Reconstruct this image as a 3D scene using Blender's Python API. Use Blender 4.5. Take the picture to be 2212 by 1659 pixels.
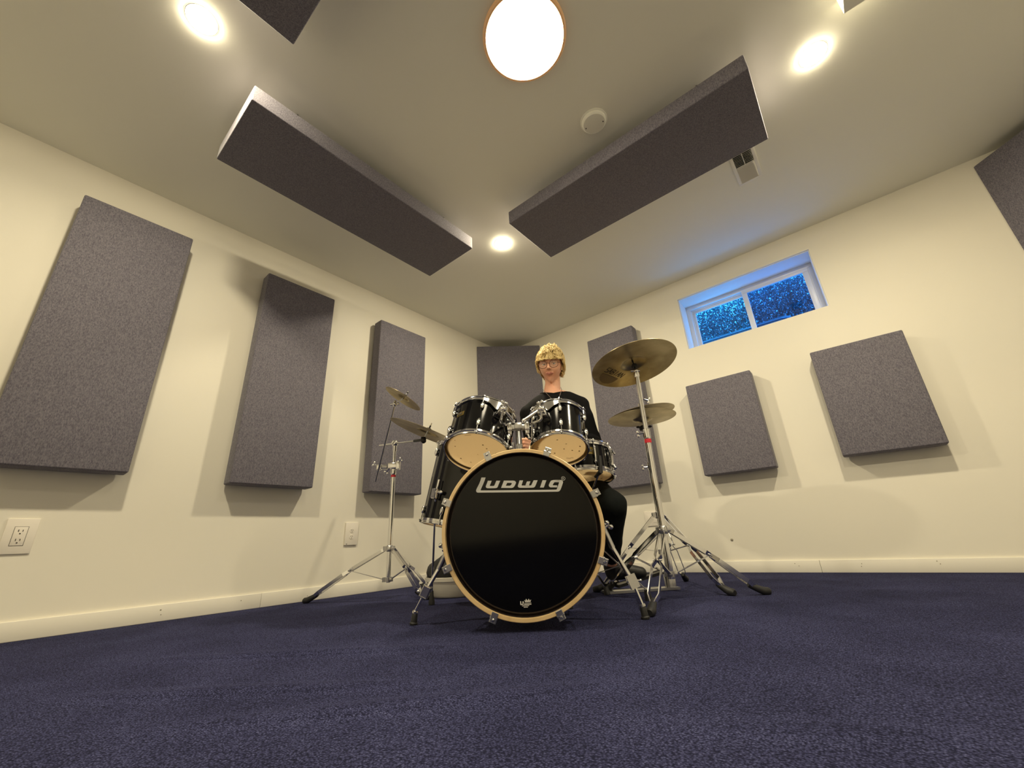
import bpy, bmesh, math, random
from mathutils import Vector, Matrix, noise
random.seed(7)
PI = math.pi
scene = bpy.context.scene
C = scene.collection
for o in list(bpy.data.objects): bpy.data.objects.remove(o)

# ------------------------------------------------------------------ camera, world, exposure
CAM = Vector((0, 0, 0.281))
YAW, PITCH, ROLL = -0.679490205, 0.366061218, -0.0546823893
fw = Vector((math.cos(PITCH)*math.sin(YAW), math.cos(PITCH)*math.cos(YAW), math.sin(PITCH)))
rt = Vector((math.cos(YAW), -math.sin(YAW), 0)); up = rt.cross(fw)
rt2 = rt*math.cos(ROLL) + up*math.sin(ROLL); up2 = up*math.cos(ROLL) - rt*math.sin(ROLL)
cd = bpy.data.cameras.new('camera'); cam = bpy.data.objects.new('camera', cd); C.objects.link(cam)
cd.sensor_width = 36; cd.lens = 36*891.4/2212; cd.clip_start = 0.02; cd.clip_end = 100
m = Matrix((rt2, up2, -fw)).transposed().to_4x4(); m.translation = CAM
cam.matrix_world = m
scene.camera = cam

world = bpy.data.worlds.new('world'); scene.world = world; world.use_nodes = True
bg = world.node_tree.nodes['Background']
bg.inputs[0].default_value = (0.045, 0.40, 1.0, 1); bg.inputs[1].default_value = 6.0
vs = scene.view_settings
vs.view_transform = 'Standard'; vs.look = 'None'; vs.gamma = 1; vs.use_curve_mapping = False
vs.exposure = -0.08
LIGHT = (1.0, 0.87, 0.60)
DOWN = 1220.0       # strength of the recessed downlights
DISC = 24.0        # strength of the big round flush light

# ------------------------------------------------------------------ kit frame (x right, y away, z up as seen by the drum kit)
KR = Vector((math.cos(YAW), -math.sin(YAW), 0)); KF = Vector((math.sin(YAW), math.cos(YAW), 0)); KZ = Vector((0, 0, 1))
def K(a, b=None, z=None):
    if b is None: a, b, z = a
    return KR*a + KF*b + KZ*z
XL, XR, YB, YF, H = -2.912, 1.65, 3.497, -1.43, 2.438

# ------------------------------------------------------------------ materials
def nodes(name):
    mt = bpy.data.materials.new(name); mt.use_nodes = True
    return mt, mt.node_tree, mt.node_tree.nodes['Principled BSDF']
def mat(name, col, rough=0.5, metal=0, coat=0, spec=None, bump=None, var=None, sheen=0, trans=0):
    mt, t, p = nodes(name)
    p.inputs['Base Color'].default_value = (*col, 1); p.inputs['Roughness'].default_value = rough
    p.inputs['Metallic'].default_value = metal
    if coat: p.inputs['Coat Weight'].default_value = coat; p.inputs['Coat Roughness'].default_value = 0.06
    if spec is not None: p.inputs['Specular IOR Level'].default_value = spec
    if sheen: p.inputs['Sheen Weight'].default_value = sheen
    if trans: p.inputs['Transmission Weight'].default_value = trans
    tc = t.nodes.new('ShaderNodeTexCoord')
    if var:                       # (scale, second colour, low, high, detail)
        n = t.nodes.new('ShaderNodeTexNoise'); n.inputs['Scale'].default_value = var[0]; n.inputs['Detail'].default_value = var[4] if len(var) > 4 else 4
        t.links.new(tc.outputs['Object'], n.inputs['Vector'])
        r = t.nodes.new('ShaderNodeValToRGB'); r.color_ramp.elements[0].position = var[2]; r.color_ramp.elements[1].position = var[3]
        r.color_ramp.elements[0].color = (*col, 1); r.color_ramp.elements[1].color = (*var[1], 1)
        t.links.new(n.outputs['Fac'], r.inputs['Fac']); t.links.new(r.outputs['Color'], p.inputs['Base Color'])
    if bump:                      # (scale, strength, distance)
        n = t.nodes.new('ShaderNodeTexNoise'); n.inputs['Scale'].default_value = bump[0]; n.inputs['Detail'].default_value = 5
        t.links.new(tc.outputs['Object'], n.inputs['Vector'])
        b = t.nodes.new('ShaderNodeBump'); b.inputs['Strength'].default_value = bump[1]; b.inputs['Distance'].default_value = bump[2]
        t.links.new(n.outputs['Fac'], b.inputs['Height']); t.links.new(b.outputs['Normal'], p.inputs['Normal'])
    return mt
def emit(name, col, s):
    mt, t, p = nodes(name)
    e = t.nodes.new('ShaderNodeEmission'); e.inputs[0].default_value = (*col, 1); e.inputs[1].default_value = s
    t.links.new(e.outputs[0], t.nodes['Material Output'].inputs[0]); return mt
def thin_glass(name, tint, gloss=0.08):
    mt, t, p = nodes(name)
    a = t.nodes.new('ShaderNodeBsdfTransparent'); a.inputs[0].default_value = (*tint, 1)
    g = t.nodes.new('ShaderNodeBsdfGlossy'); g.inputs['Roughness'].default_value = 0.03
    x = t.nodes.new('ShaderNodeMixShader'); x.inputs[0].default_value = gloss
    t.links.new(a.outputs[0], x.inputs[1]); t.links.new(g.outputs[0], x.inputs[2]); t.links.new(x.outputs[0], t.nodes['Material Output'].inputs[0])
    return mt

M = {}
M['wall'] = mat('cream_wall_paint', (0.80, 0.77, 0.68), 0.6, bump=(260, 0.10, 0.001), var=(1.3, (0.83, 0.79, 0.69), 0.35, 0.7))
M['ceiling'] = mat('ceiling_paint', (0.86, 0.85, 0.76), 0.7, bump=(240, 0.12, 0.001))
M['trim'] = mat('trim_paint', (0.80, 0.77, 0.69), 0.45)
M['jamb'] = mat('white_window_paint', (0.82, 0.84, 0.86), 0.5)
M['vinyl'] = mat('white_vinyl', (0.72, 0.74, 0.78), 0.35)
M['plastic'] = mat('almond_plastic', (0.83, 0.78, 0.70), 0.35)
M['slot'] = mat('dark_slot', (0.05, 0.04, 0.03), 0.7)
M['gap'] = mat('dark_gap', (0.012, 0.012, 0.012), 0.9)
M['scuff'] = mat('scuff_mark', (0.30, 0.27, 0.21), 0.8)
M['black'] = mat('black_lacquer', (0.003, 0.003, 0.0035), 0.10, spec=0.42)
M['rubber'] = mat('black_rubber', (0.012, 0.012, 0.013), 0.6)
M['blackmetal'] = mat('black_metal', (0.02, 0.02, 0.022), 0.35, metal=0.6)
M['chrome'] = mat('chrome', (0.78, 0.78, 0.79), 0.11, metal=1)
M['satin'] = mat('satin_steel', (0.55, 0.55, 0.56), 0.28, metal=1)
M['brass'] = mat('brass_badge', (0.55, 0.43, 0.16), 0.3, metal=1)
M['red'] = mat('red_ring', (0.60, 0.02, 0.04), 0.4)
M['maple'] = mat('maple_hoop', (0.80, 0.58, 0.30), 0.3, coat=0.5, var=(18, (0.68, 0.46, 0.21), 0.45, 0.75))
M['headblack'] = mat('black_drum_head', (0.002, 0.002, 0.0018), 0.12, spec=0.28)
M['collar'] = mat('head_collar', (0.014, 0.009, 0.007), 0.4)
M['skinhead'] = mat('clear_amber_head', (0.66, 0.44, 0.19), 0.28, var=(6, (0.74, 0.52, 0.25), 0.35, 0.7))
M['spot'] = mat('head_spot', (0.30, 0.19, 0.07), 0.6)
M['print'] = mat('black_print', (0.02, 0.012, 0.006), 0.5)
M['faint'] = mat('faint_print', (0.26, 0.17, 0.06), 0.5)
M['patch'] = mat('printed_patch', (0.16, 0.10, 0.03), 0.5)
M['silver'] = mat('silver_print', (0.62, 0.62, 0.60), 0.42, metal=0.25)
M['whiteprint'] = mat('white_print', (0.62, 0.60, 0.57), 0.6)
def head_mat(name, col, tr, wt, rough=0.3, dots=None):
    mt, t, p = nodes(name); p.inputs['Base Color'].default_value = (*col, 1); p.inputs['Roughness'].default_value = rough
    tl = t.nodes.new('ShaderNodeBsdfTranslucent'); tl.inputs[0].default_value = (*tr, 1)
    x = t.nodes.new('ShaderNodeMixShader'); x.inputs[0].default_value = wt
    t.links.new(p.outputs[0], x.inputs[1]); t.links.new(tl.outputs[0], x.inputs[2]); t.links.new(x.outputs[0], t.nodes['Material Output'].inputs[0])
    return mt
M['skinhead'] = head_mat('clear_amber_head', (0.48, 0.35, 0.17), (0.58, 0.46, 0.28), 0.72, 0.3)
M['clearhead'] = thin_glass('clear_batter_head', (0.93, 0.92, 0.90), 0.06)
M['maple_inner'] = mat('maple_shell_inside', (0.80, 0.62, 0.38), 0.5)
M['white_head'] = mat('coated_batter_head', (0.75, 0.74, 0.70), 0.6)
M['hair'] = mat('blond_hair', (0.44, 0.30, 0.11), 0.55, spec=0.25, var=(26, (0.82, 0.66, 0.34), 0.34, 0.60))
M['skin'] = mat('skin', (0.72, 0.40, 0.27), 0.55, spec=0.3, var=(14, (0.68, 0.31, 0.21), 0.42, 0.72))
M['lips'] = mat('lips', (0.50, 0.19, 0.15), 0.6)
M['eye'] = mat('eye_white', (0.75, 0.72, 0.68), 0.2)
M['iris'] = mat('iris', (0.04, 0.05, 0.055), 0.2)
M['shirt'] = mat('black_cotton', (0.006, 0.006, 0.0065), 0.9, spec=0.15, bump=(30, 0.2, 0.004))
M['trousers'] = mat('black_trousers', (0.006, 0.008, 0.008), 0.85, spec=0.15, bump=(16, 0.4, 0.01))
M['shoe'] = mat('black_shoe', (0.012, 0.012, 0.012), 0.5)
M['glasses'] = mat('glasses_frame', (0.16, 0.06, 0.03), 0.25, metal=0.7)
M['lens'] = thin_glass('spectacle_lens', (0.97, 0.96, 0.95), 0.10)
M['tub'] = mat('ivory_plastic', (0.74, 0.71, 0.63), 0.4)
M['bag'] = mat('black_nylon', (0.010, 0.010, 0.011), 0.7, bump=(25, 0.4, 0.006))
M['leaf'] = mat('leaf', (0.06, 0.20, 0.24), 0.6, spec=0.1, var=(5, (0.12, 0.34, 0.42), 0.4, 0.7))
M['bark'] = mat('bark', (0.10, 0.12, 0.11), 0.8)
M['liner'] = mat('window_well_plastic', (0.08, 0.22, 0.30), 0.4)
M['linerdark'] = mat('window_well_groove', (0.03, 0.06, 0.10), 0.6)
M['soil'] = mat('soil', (0.10, 0.11, 0.11), 0.9)
M['glassL'] = thin_glass('window_glass_left', (0.88, 0.97, 1.0), 0.05)
M['glassR'] = thin_glass('window_glass_right', (0.62, 0.74, 0.88), 0.08)
M['lensglow'] = emit('downlight_glow', LIGHT, DOWN)
M['discglow'] = emit('disc_light_glow', (1.0, 0.87, 0.62), DISC)
M['discrim'] = mat('rim_painted_glow', (0.9, 0.55, 0.3), 0.5)  # warm edge glow of the disc light, put in as orange base colour
M['lighttrim'] = mat('light_trim_ring', (0.82, 0.80, 0.74), 0.4)

def fabric_mat():
    mt, t, p = nodes('acoustic_fabric')
    tc = t.nodes.new('ShaderNodeTexCoord')
    n = t.nodes.new('ShaderNodeTexNoise'); n.inputs['Scale'].default_value = 250; n.inputs['Detail'].default_value = 3; n.inputs['Roughness'].default_value = 0.7
    mp = t.nodes.new('ShaderNodeMapping'); mp.inputs['Scale'].default_value = (1, 1, 0.45)
    t.links.new(tc.outputs['Object'], mp.inputs[0]); t.links.new(mp.outputs[0], n.inputs['Vector'])
    r = t.nodes.new('ShaderNodeValToRGB'); r.color_ramp.elements[0].position = 0.32; r.color_ramp.elements[1].position = 0.72
    r.color_ramp.elements[0].color = (0.088, 0.083, 0.110, 1); r.color_ramp.elements[1].color = (0.235, 0.220, 0.255, 1)
    t.links.new(n.outputs['Fac'], r.inputs[0]); t.links.new(r.outputs[0], p.inputs['Base Color'])
    p.inputs['Roughness'].default_value = 0.95; p.inputs['Sheen Weight'].default_value = 0.15; p.inputs['Specular IOR Level'].default_value = 0.2
    b = t.nodes.new('ShaderNodeBump'); b.inputs['Strength'].default_value = 0.35; b.inputs['Distance'].default_value = 0.002
    t.links.new(n.outputs['Fac'], b.inputs['Height']); t.links.new(b.outputs[0], p.inputs['Normal'])
    return mt
M['fabric'] = fabric_mat()

def carpet_mat():
    mt, t, p = nodes('navy_carpet')
    tc = t.nodes.new('ShaderNodeTexCoord')
    mp = t.nodes.new('ShaderNodeMapping'); mp.inputs['Rotation'].default_value = (0, 0, 0.0); mp.inputs['Scale'].default_value = (1.0, 1.25, 1)
    t.links.new(tc.outputs['Object'], mp.inputs[0])
    v = t.nodes.new('ShaderNodeTexVoronoi'); v.inputs['Scale'].default_value = 230; v.inputs['Randomness'].default_value = 0.75
    t.links.new(mp.outputs[0], v.inputs['Vector'])
    n = t.nodes.new('ShaderNodeTexNoise'); n.inputs['Scale'].default_value = 210; n.inputs['Detail'].default_value = 4; n.inputs['Roughness'].default_value = 0.75
    t.links.new(tc.outputs['Object'], n.inputs['Vector'])
    n2 = t.nodes.new('ShaderNodeTexNoise'); n2.inputs['Scale'].default_value = 3.5; n2.inputs['Detail'].default_value = 3
    t.links.new(tc.outputs['Object'], n2.inputs['Vector'])
    a = t.nodes.new('ShaderNodeMath'); a.operation = 'MULTIPLY_ADD'; a.inputs[1].default_value = -0.55
    t.links.new(v.outputs['Distance'], a.inputs[0]); t.links.new(n.outputs['Fac'], a.inputs[2])
    a2 = t.nodes.new('ShaderNodeMath'); a2.operation = 'MULTIPLY_ADD'; a2.inputs[1].default_value = 0.22
    t.links.new(n2.outputs['Fac'], a2.inputs[0]); t.links.new(a.outputs[0], a2.inputs[2])
    r = t.nodes.new('ShaderNodeValToRGB')
    e = r.color_ramp.elements; e[0].position = 0.20; e[1].position = 0.72
    e[0].color = (0.016, 0.017, 0.044, 1); e[1].color = (0.17, 0.185, 0.36, 1)
    k = e.new(0.45); k.color = (0.058, 0.062, 0.150, 1)
    t.links.new(a2.outputs[0], r.inputs[0]); t.links.new(r.outputs[0], p.inputs['Base Color'])
    p.inputs['Roughness'].default_value = 0.95; p.inputs['Specular IOR Level'].default_value = 0.06; 
    b = t.nodes.new('ShaderNodeBump'); b.inputs['Strength'].default_value = 1.0; b.inputs['Distance'].default_value = 0.006
    t.links.new(a.outputs[0], b.inputs['Height']); t.links.new(b.outputs[0], p.inputs['Normal'])
    return mt
M['carpet'] = carpet_mat()

def bronze_mat():
    mt, t, p = nodes('cymbal_bronze')
    tc = t.nodes.new('ShaderNodeTexCoord'); sx = t.nodes.new('ShaderNodeSeparateXYZ')
    t.links.new(tc.outputs['UV'], sx.inputs[0])
    n = t.nodes.new('ShaderNodeTexNoise'); n.noise_dimensions = '1D'; n.inputs['Scale'].default_value = 60; n.inputs['Detail'].default_value = 5
    t.links.new(sx.outputs['X'], n.inputs['W'])
    n3 = t.nodes.new('ShaderNodeTexNoise'); n3.inputs['Scale'].default_value = 9; n3.inputs['Detail'].default_value = 4
    t.links.new(tc.outputs['Object'], n3.inputs['Vector'])
    r = t.nodes.new('ShaderNodeValToRGB'); r.color_ramp.elements[0].color = (0.30, 0.235, 0.125, 1); r.color_ramp.elements[1].color = (0.52, 0.44, 0.27, 1)
    r.color_ramp.elements[0].position = 0.3; r.color_ramp.elements[1].position = 0.7
    t.links.new(n3.outputs['Fac'], r.inputs[0]); t.links.new(r.outputs[0], p.inputs['Base Color'])
    p.inputs['Metallic'].default_value = 1; p.inputs['Roughness'].default_value = 0.34
    b = t.nodes.new('ShaderNodeBump'); b.inputs['Strength'].default_value = 0.5; b.inputs['Distance'].default_value = 0.0006
    t.links.new(n.outputs['Fac'], b.inputs['Height']); t.links.new(b.outputs[0], p.inputs['Normal'])
    return mt
M['bronze'] = bronze_mat()

# ------------------------------------------------------------------ mesh helpers (world coordinates)
def B(): return bmesh.new()
def perp(d):
    d = d.normalized(); a = Vector((0, 0, 1)) if abs(d.z) < 0.9 else Vector((1, 0, 0))
    u = a.cross(d).normalized(); return u, d.cross(u).normalized()
def sweep(bm, pts, r, seg=8, cap=True):
    pts = [Vector(p) for p in pts]; n = len(pts)
    rs = r if isinstance(r, (list, tuple)) else [r]*n
    u, v = perp(pts[1]-pts[0]); rings = []
    for i, p in enumerate(pts):
        d = (pts[min(i+1, n-1)]-pts[max(i-1, 0)]).normalized()
        u = (u - d*u.dot(d)).normalized(); v = d.cross(u)
        rings.append([bm.verts.new(p + (u*math.cos(2*PI*k/seg) + v*math.sin(2*PI*k/seg))*rs[i]) for k in range(seg)])
    for a, b in zip(rings, rings[1:]):
        for k in range(seg): bm.faces.new((a[k], a[(k+1) % seg], b[(k+1) % seg], b[k]))
    if cap:
        bm.faces.new(rings[0][::-1]); bm.faces.new(rings[-1])
def cyl(bm, p0, p1, r0, r1=None, seg=12): sweep(bm, [p0, p1], [r0, r1 if r1 is not None else r0], seg)
def lathe(bm, o, ax, prof, seg=32, ref=None, closed=False):
    ax = Vector(ax).normalized(); o = Vector(o)
    if ref is None: u, v = perp(ax)
    else:
        u = (Vector(ref)-ax*Vector(ref).dot(ax)).normalized(); v = ax.cross(u)
    rings = []
    for r, h in prof:
        if r < 1e-6: rings.append([bm.verts.new(o+ax*h)])
        else: rings.append([bm.verts.new(o+ax*h+(u*math.cos(2*PI*k/seg)+v*math.sin(2*PI*k/seg))*r) for k in range(seg)])
    pairs = list(zip(rings, rings[1:]))
    if closed: pairs.append((rings[-1], rings[0]))
    for a, b in pairs:
        for k in range(seg):
            k2 = (k+1) % seg
            if len(a) == 1 and len(b) == 1: continue
            if len(a) == 1: bm.faces.new((a[0], b[k2], b[k]))
            elif len(b) == 1: bm.faces.new((a[k], a[k2], b[0]))
            else: bm.faces.new((a[k], a[k2], b[k2], b[k]))
def box(bm, c, hx, hy, hz, ax=None, bev=0, bseg=2):
    X, Y, Z = ax if ax else (Vector((1, 0, 0)), Vector((0, 1, 0)), Vector((0, 0, 1)))
    r = bmesh.ops.create_cube(bm, size=2)
    for v in r['verts']: v.co = Vector(c)+X*(v.co.x*hx)+Y*(v.co.y*hy)+Z*(v.co.z*hz)
    if bev:
        es = list({e for v in r['verts'] for e in v.link_edges})
        bmesh.ops.bevel(bm, geom=es, offset=bev, segments=bseg, profile=0.5, affect='EDGES')
def bar(bm, p0, p1, w, t, wdir, bev=0):
    p0, p1 = Vector(p0), Vector(p1); d = p1-p0; Y = d.normalized(); X = Vector(wdir); X = (X-Y*X.dot(Y)).normalized(); Z = X.cross(Y)
    box(bm, (p0+p1)/2, w/2, d.length/2, t/2, (X, Y, Z), bev)
def ball(bm, c, r, seg=12, ax=None, s=(1, 1, 1)):
    q = bmesh.ops.create_uvsphere(bm, u_segments=seg, v_segments=max(6, seg*2//3), radius=1)
    X, Y, Z = ax if ax else (Vector((1, 0, 0)), Vector((0, 1, 0)), Vector((0, 0, 1)))
    for v in q['verts']: v.co = Vector(c)+(X*(v.co.x*s[0])+Y*(v.co.y*s[1])+Z*(v.co.z*s[2]))*r
def poly(bm, pts): return bm.faces.new([bm.verts.new(Vector(p)) for p in pts])
ROOT = {}
def finish(bm, name, mt, off, smooth=True, sharp=0.6):
    bmesh.ops.recalc_face_normals(bm, faces=bm.faces)
    for v in bm.verts: v.co -= off
    if smooth:
        for f in bm.faces: f.smooth = True
        for e in bm.edges:
            if len(e.link_faces) == 2 and e.calc_face_angle(0) > sharp: e.smooth = False
    me = bpy.data.meshes.new(name); bm.to_mesh(me); bm.free(); me.materials.append(mt)
    return me
def root(name, label, cat, loc, group=None, kind=None):
    o = bpy.data.objects.new(name, None); C.objects.link(o); o.location = Vector(loc); o.empty_display_size = 0.05
    if label: o['label'] = label
    if cat: o['category'] = cat
    if group: o['group'] = group
    if kind: o['kind'] = kind
    ROOT[o.name] = Vector(loc); return o
def part(name, bm, mt, parent, label=None, smooth=True, sharp=0.6, kind=None):
    off = ROOT[parent.name]
    me = finish(bm, name, mt, off, smooth, sharp); o = bpy.data.objects.new(name, me); C.objects.link(o); o.parent = parent
    ROOT[o.name] = off
    if label: o['label'] = label
    if kind: o['kind'] = kind
    return o
def solo(name, bm, mt, loc, label=None, cat=None, group=None, kind=None, smooth=True, sharp=0.6):
    loc = Vector(loc); me = finish(bm, name, mt, loc, smooth, sharp); o = bpy.data.objects.new(name, me); C.objects.link(o); o.location = loc
    ROOT[o.name] = loc
    if label: o['label'] = label
    if cat: o['category'] = cat
    if group: o['group'] = group
    if kind: o['kind'] = kind
    return o

# ------------------------------------------------------------------ room shell
WIN = (-0.847, 0.155, 1.760, 2.256)    # window opening x0 x1 z0 z1
REC = 0.23                             # depth of the window recess
def quad(bm, a, b, c, d): poly(bm, (a, b, c, d))
# floor: a carpet that lies in a few soft ripples at the front left
bm = B(); NX, NY = 260, 260
def ripple(x, y):
    h = 0
    for (x0, y0, x1, y1, w, a) in ((-1.15, 0.22, -0.42, 0.98, 0.035, 0.009), (-0.80, 0.10, -0.20, 0.62, 0.030, 0.007), (-1.9, 0.35, -0.95, 1.05, 0.04, 0.010), (-1.6, 0.15, -0.8, 0.75, 0.035, 0.009), (-0.25, 0.42, 0.05, 0.62, 0.03, 0.005), (-0.42, 0.72, 0.10, 0.98, 0.04, 0.004), (-0.50, 0.16, -0.12, 0.45, 0.025, 0.005)):
        dx, dy = x1-x0, y1-y0; L = math.hypot(dx, dy); t = ((x-x0)*dx+(y-y0)*dy)/L/L; s = ((x-x0)*dy-(y-y0)*dx)/L
        e = max(0, min(1, 1-abs(t-0.5)*1.7)); e = e*e*(3-2*e)
        h += a*e*math.exp(-(s/w)**2)
    return h
def span(i, n, a, b): return a+(b-a)*i/n
vs_ = [[bm.verts.new((span(i, NX, XL-0.02, XR+0.02), span(j, NY, YF-0.02, YB+0.02), ripple(span(i, NX, XL, XR), span(j, NY, YF, YB)))) for j in range(NY+1)] for i in range(NX+1)]
for i in range(NX):
    for j in range(NY): bm.faces.new((vs_[i][j], vs_[i+1][j], vs_[i+1][j+1], vs_[i][j+1]))
solo('floor', bm, M['carpet'], (0, 0, 0), kind='structure', label='navy blue ribbed carpet floor with soft ripples')
bm = B(); box(bm, ((XL+XR)/2, (YF+YB)/2, H+0.05), (XR-XL)/2+0.1, (YB-YF)/2+0.1, 0.05)
solo('ceiling', bm, M['ceiling'], (0, 0, H), kind='structure', smooth=False)
bm = B(); box(bm, (XL-0.05, (YF+YB)/2, H/2), 0.05, (YB-YF)/2+0.1, H/2+0.02)
solo('wall_left', bm, M['wall'], (XL, 1, 0), kind='structure', smooth=False)
bm = B(); box(bm, (XR+0.05, (YF+YB)/2, H/2), 0.05, (YB-YF)/2+0.1, H/2+0.02)
solo('wall_right', bm, M['wall'], (XR, 1, 0), kind='structure', smooth=False)
bm = B(); box(bm, ((XL+XR)/2, YF-0.05, H/2), (XR-XL)/2, 0.05, H/2+0.02)
solo('wall_front', bm, M['wall'], (0, YF, 0), kind='structure', smooth=False)
bm = B(); x0, x1, z0, z1 = WIN; T = 0.30
for (a0, a1, c0, c1) in ((XL-.1, x0, 0, H+.02), (x1, XR+.1, 0, H+.02), (x0, x1, 0, z0), (x0, x1, z1, H+.02)):
    box(bm, ((a0+a1)/2, YB+T/2, (c0+c1)/2), (a1-a0)/2, T/2, (c1-c0)/2)
solo('wall_back', bm, M['wall'], (0, YB, 0), kind='structure', smooth=False)

# baseboards in butted lengths
def baseboard(name, cuts, fn, hgt):
    r = root(name, None, None, fn(cuts[0], 0.006, 0), kind='structure')
    for a, b in zip(cuts, cuts[1:]):
        bm = B(); p, q = fn(a+0.0006, 0.0065, hgt/2), fn(b-0.0006, 0.0065, hgt/2)
        X = (q-p).normalized(); Y = Vector((0, 0, 1)).cross(X)
        box(bm, (p+q)/2, (q-p).length/2, 0.0065, hgt/2, (X, Y, Vector((0, 0, 1))), 0.0022)
        part('board', bm, M['trim'], r)
    return r
fl = lambda s, d, z: Vector((XL+d, s, z)); fb = lambda s, d, z: Vector((s, YB-d, z))
bl = baseboard('baseboard_left', (YF, -0.3, 1.126, 2.9, YB-0.02), fl, 0.077)
bb_ = baseboard('baseboard_back', (XL+0.02, -1.9, -0.352, 1.0, XR), fb, 0.074)
bm = B()
for p, s in ((fl(0.655, 0.0135, 0.052), .003), (fl(0.66, 0.0135, 0.030), .002), (fl(1.4, 0.0135, 0.03), .002), (fl(1.02, .0135, .05), .002)): box(bm, p, 0.0004, s, s)
part('scuffs', bm, M['scuff'], bl, kind='stuff', smooth=False)
bm = B()
for x, z in ((-0.47, .04), (-0.49, .055), (-0.14, .05), (-0.145, .035), (0.2, .06), (0.21, .045)): box(bm, fb(x, 0.0135, z), 0.0022, 0.0004, 0.0022)
part('scuffs', bm, M['scuff'], bb_, kind='stuff', smooth=False)

# ceiling bulkhead, only its corner shows at the top right
bm = B(); box(bm, ((0.478+XR)/2, (1.827+YF)/2, H-0.05), (XR-0.478)/2, (1.827-YF)/2, 0.0505)
solo('trim_1', bm, M['ceiling'], (0.9, 0, H-0.1), kind='structure', smooth=False, label='low boxed ceiling section whose corner shows at the top right')

# ------------------------------------------------------------------ window in the back wall
wy = YB+REC
w = root('window_1', 'high horizontal slider basement window with blue dusk light', None, ((x0+x1)/2, wy, z0), kind='structure')
bm = B()
box(bm, ((x0+x1)/2, YB+REC/2+0.006, z1+0.0-0.003), (x1-x0)/2, REC/2-0.007, 0.003)
part('head_jamb', bm, M['jamb'], w, smooth=False)
bm = B(); box(bm, ((x0+x1)/2, YB+REC/2+0.006, z0+0.003), (x1-x0)/2, REC/2-0.007, 0.003); part('sill', bm, M['jamb'], w, smooth=False)
for s in (0, 1):
    bm = B(); box(bm, ((x0+0.003, x1-0.003)[s], YB+REC/2+0.006, (z0+z1)/2), 0.003, REC/2-0.007, (z1-z0)/2-0.006); part('side_jamb', bm, M['jamb'], w, smooth=False)
def frame(name, xa, xb, za, zb, y, wd, dp, mt, parent):
    r = None
    bm = B()
    for (cx, cz, hx, hz) in (((xa+xb)/2, za+wd/2, (xb-xa)/2, wd/2), ((xa+xb)/2, zb-wd/2, (xb-xa)/2, wd/2), (xa+wd/2, (za+zb)/2, wd/2, (zb-za)/2-wd), (xb-wd/2, (za+zb)/2, wd/2, (zb-za)/2-wd)):
        box(bm, (cx, y, cz), hx, dp/2, hz, None, 0.0025)
    return part(name, bm, mt, parent, sharp=0.4)
f1 = frame('outer_frame', x0+0.006, x1-0.006, z0+0.006, z1-0.006, wy-0.005, 0.034, 0.05, M['vinyl'], w)
f1b = frame('track', x0+0.036, x1-0.036, z0+0.036, z1-0.036, wy+0.012, 0.012, 0.03, M['vinyl'], w)
xm = -0.345
sL = frame('fixed_sash', x0+0.042, xm+0.006, z0+0.03, z1-0.042, wy+0.020, 0.030, 0.018, M['vinyl'], w)
sR = frame('sliding_sash', xm-0.026, x1-0.040, z0+0.03, z1-0.028, wy-0.016, 0.040, 0.026, M['vinyl'], w)
bm = B(); box(bm, ((x0+0.07+xm-0.02)/2, wy+0.020, (z0+z1)/2), (xm-0.02-x0-0.07)/2+.004, 0.002, (z1-z0)/2-0.058); part('pane', bm, M['glassL'], sL, smooth=False)
bm = B(); box(bm, ((xm+0.012+x1-0.078)/2, wy-0.016, (z0+z1)/2), (x1-0.078-xm-0.012)/2+.004, 0.002, (z1-z0)/2-0.062); part('pane', bm, M['glassR'], sR, smooth=False)

# outside: window-well liner, ground, shrubs
liner = root('window_well_cover', 'smooth round-ended plastic cover lying low outside the window', 'cover', (-0.9, YB+0.85, 1.7))
bm = B(); box(bm, (-0.90, YB+0.86, 1.86), 0.815, 0.26, 0.195, None, 0.045, 4); part('shell', bm, M['liner'], liner)
bm = B(); sweep(bm, [(-1.6, YB+0.598, 2.030), (-0.5, YB+0.598, 2.030), (-0.17, YB+0.598, 2.030), (-0.125, YB+0.598, 2.012), (-0.105, YB+0.598, 1.975), (-0.10, YB+0.598, 1.80)], 0.0035, 6); part('moulded_line', bm, M['linerdark'], liner)
bm = B(); sweep(bm, [(-1.6, YB+0.598, 2.044), (-0.12, YB+0.598, 2.044)], 0.004, 6); part('moulded_rib', bm, M['liner'], liner)
bm = B(); sweep(bm, [(-0.64, YB+0.598, 1.80), (-0.64, YB+0.598, 1.985), (-0.62, YB+0.598, 2.005), (-0.22, YB+0.598, 2.005), (-0.19, YB+0.598, 1.985), (-0.19, YB+0.598, 1.80)], 0.003, 6); part('moulded_line', bm, M['linerdark'], liner)
bm = B(); sweep(bm, [(-0.70, YB+0.598, 1.80), (-0.70, YB+0.598, 2.0)], 0.003, 6); part('moulded_line', bm, M['linerdark'], liner)
bm = B(); box(bm, (0, YB+3.6, 1.6), 5, 2.6, 0.1); solo('ground', bm, M['soil'], (0, YB+3.6, 1.7), label='dark ground outside beyond the window well', cat='ground', smooth=False)
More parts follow.
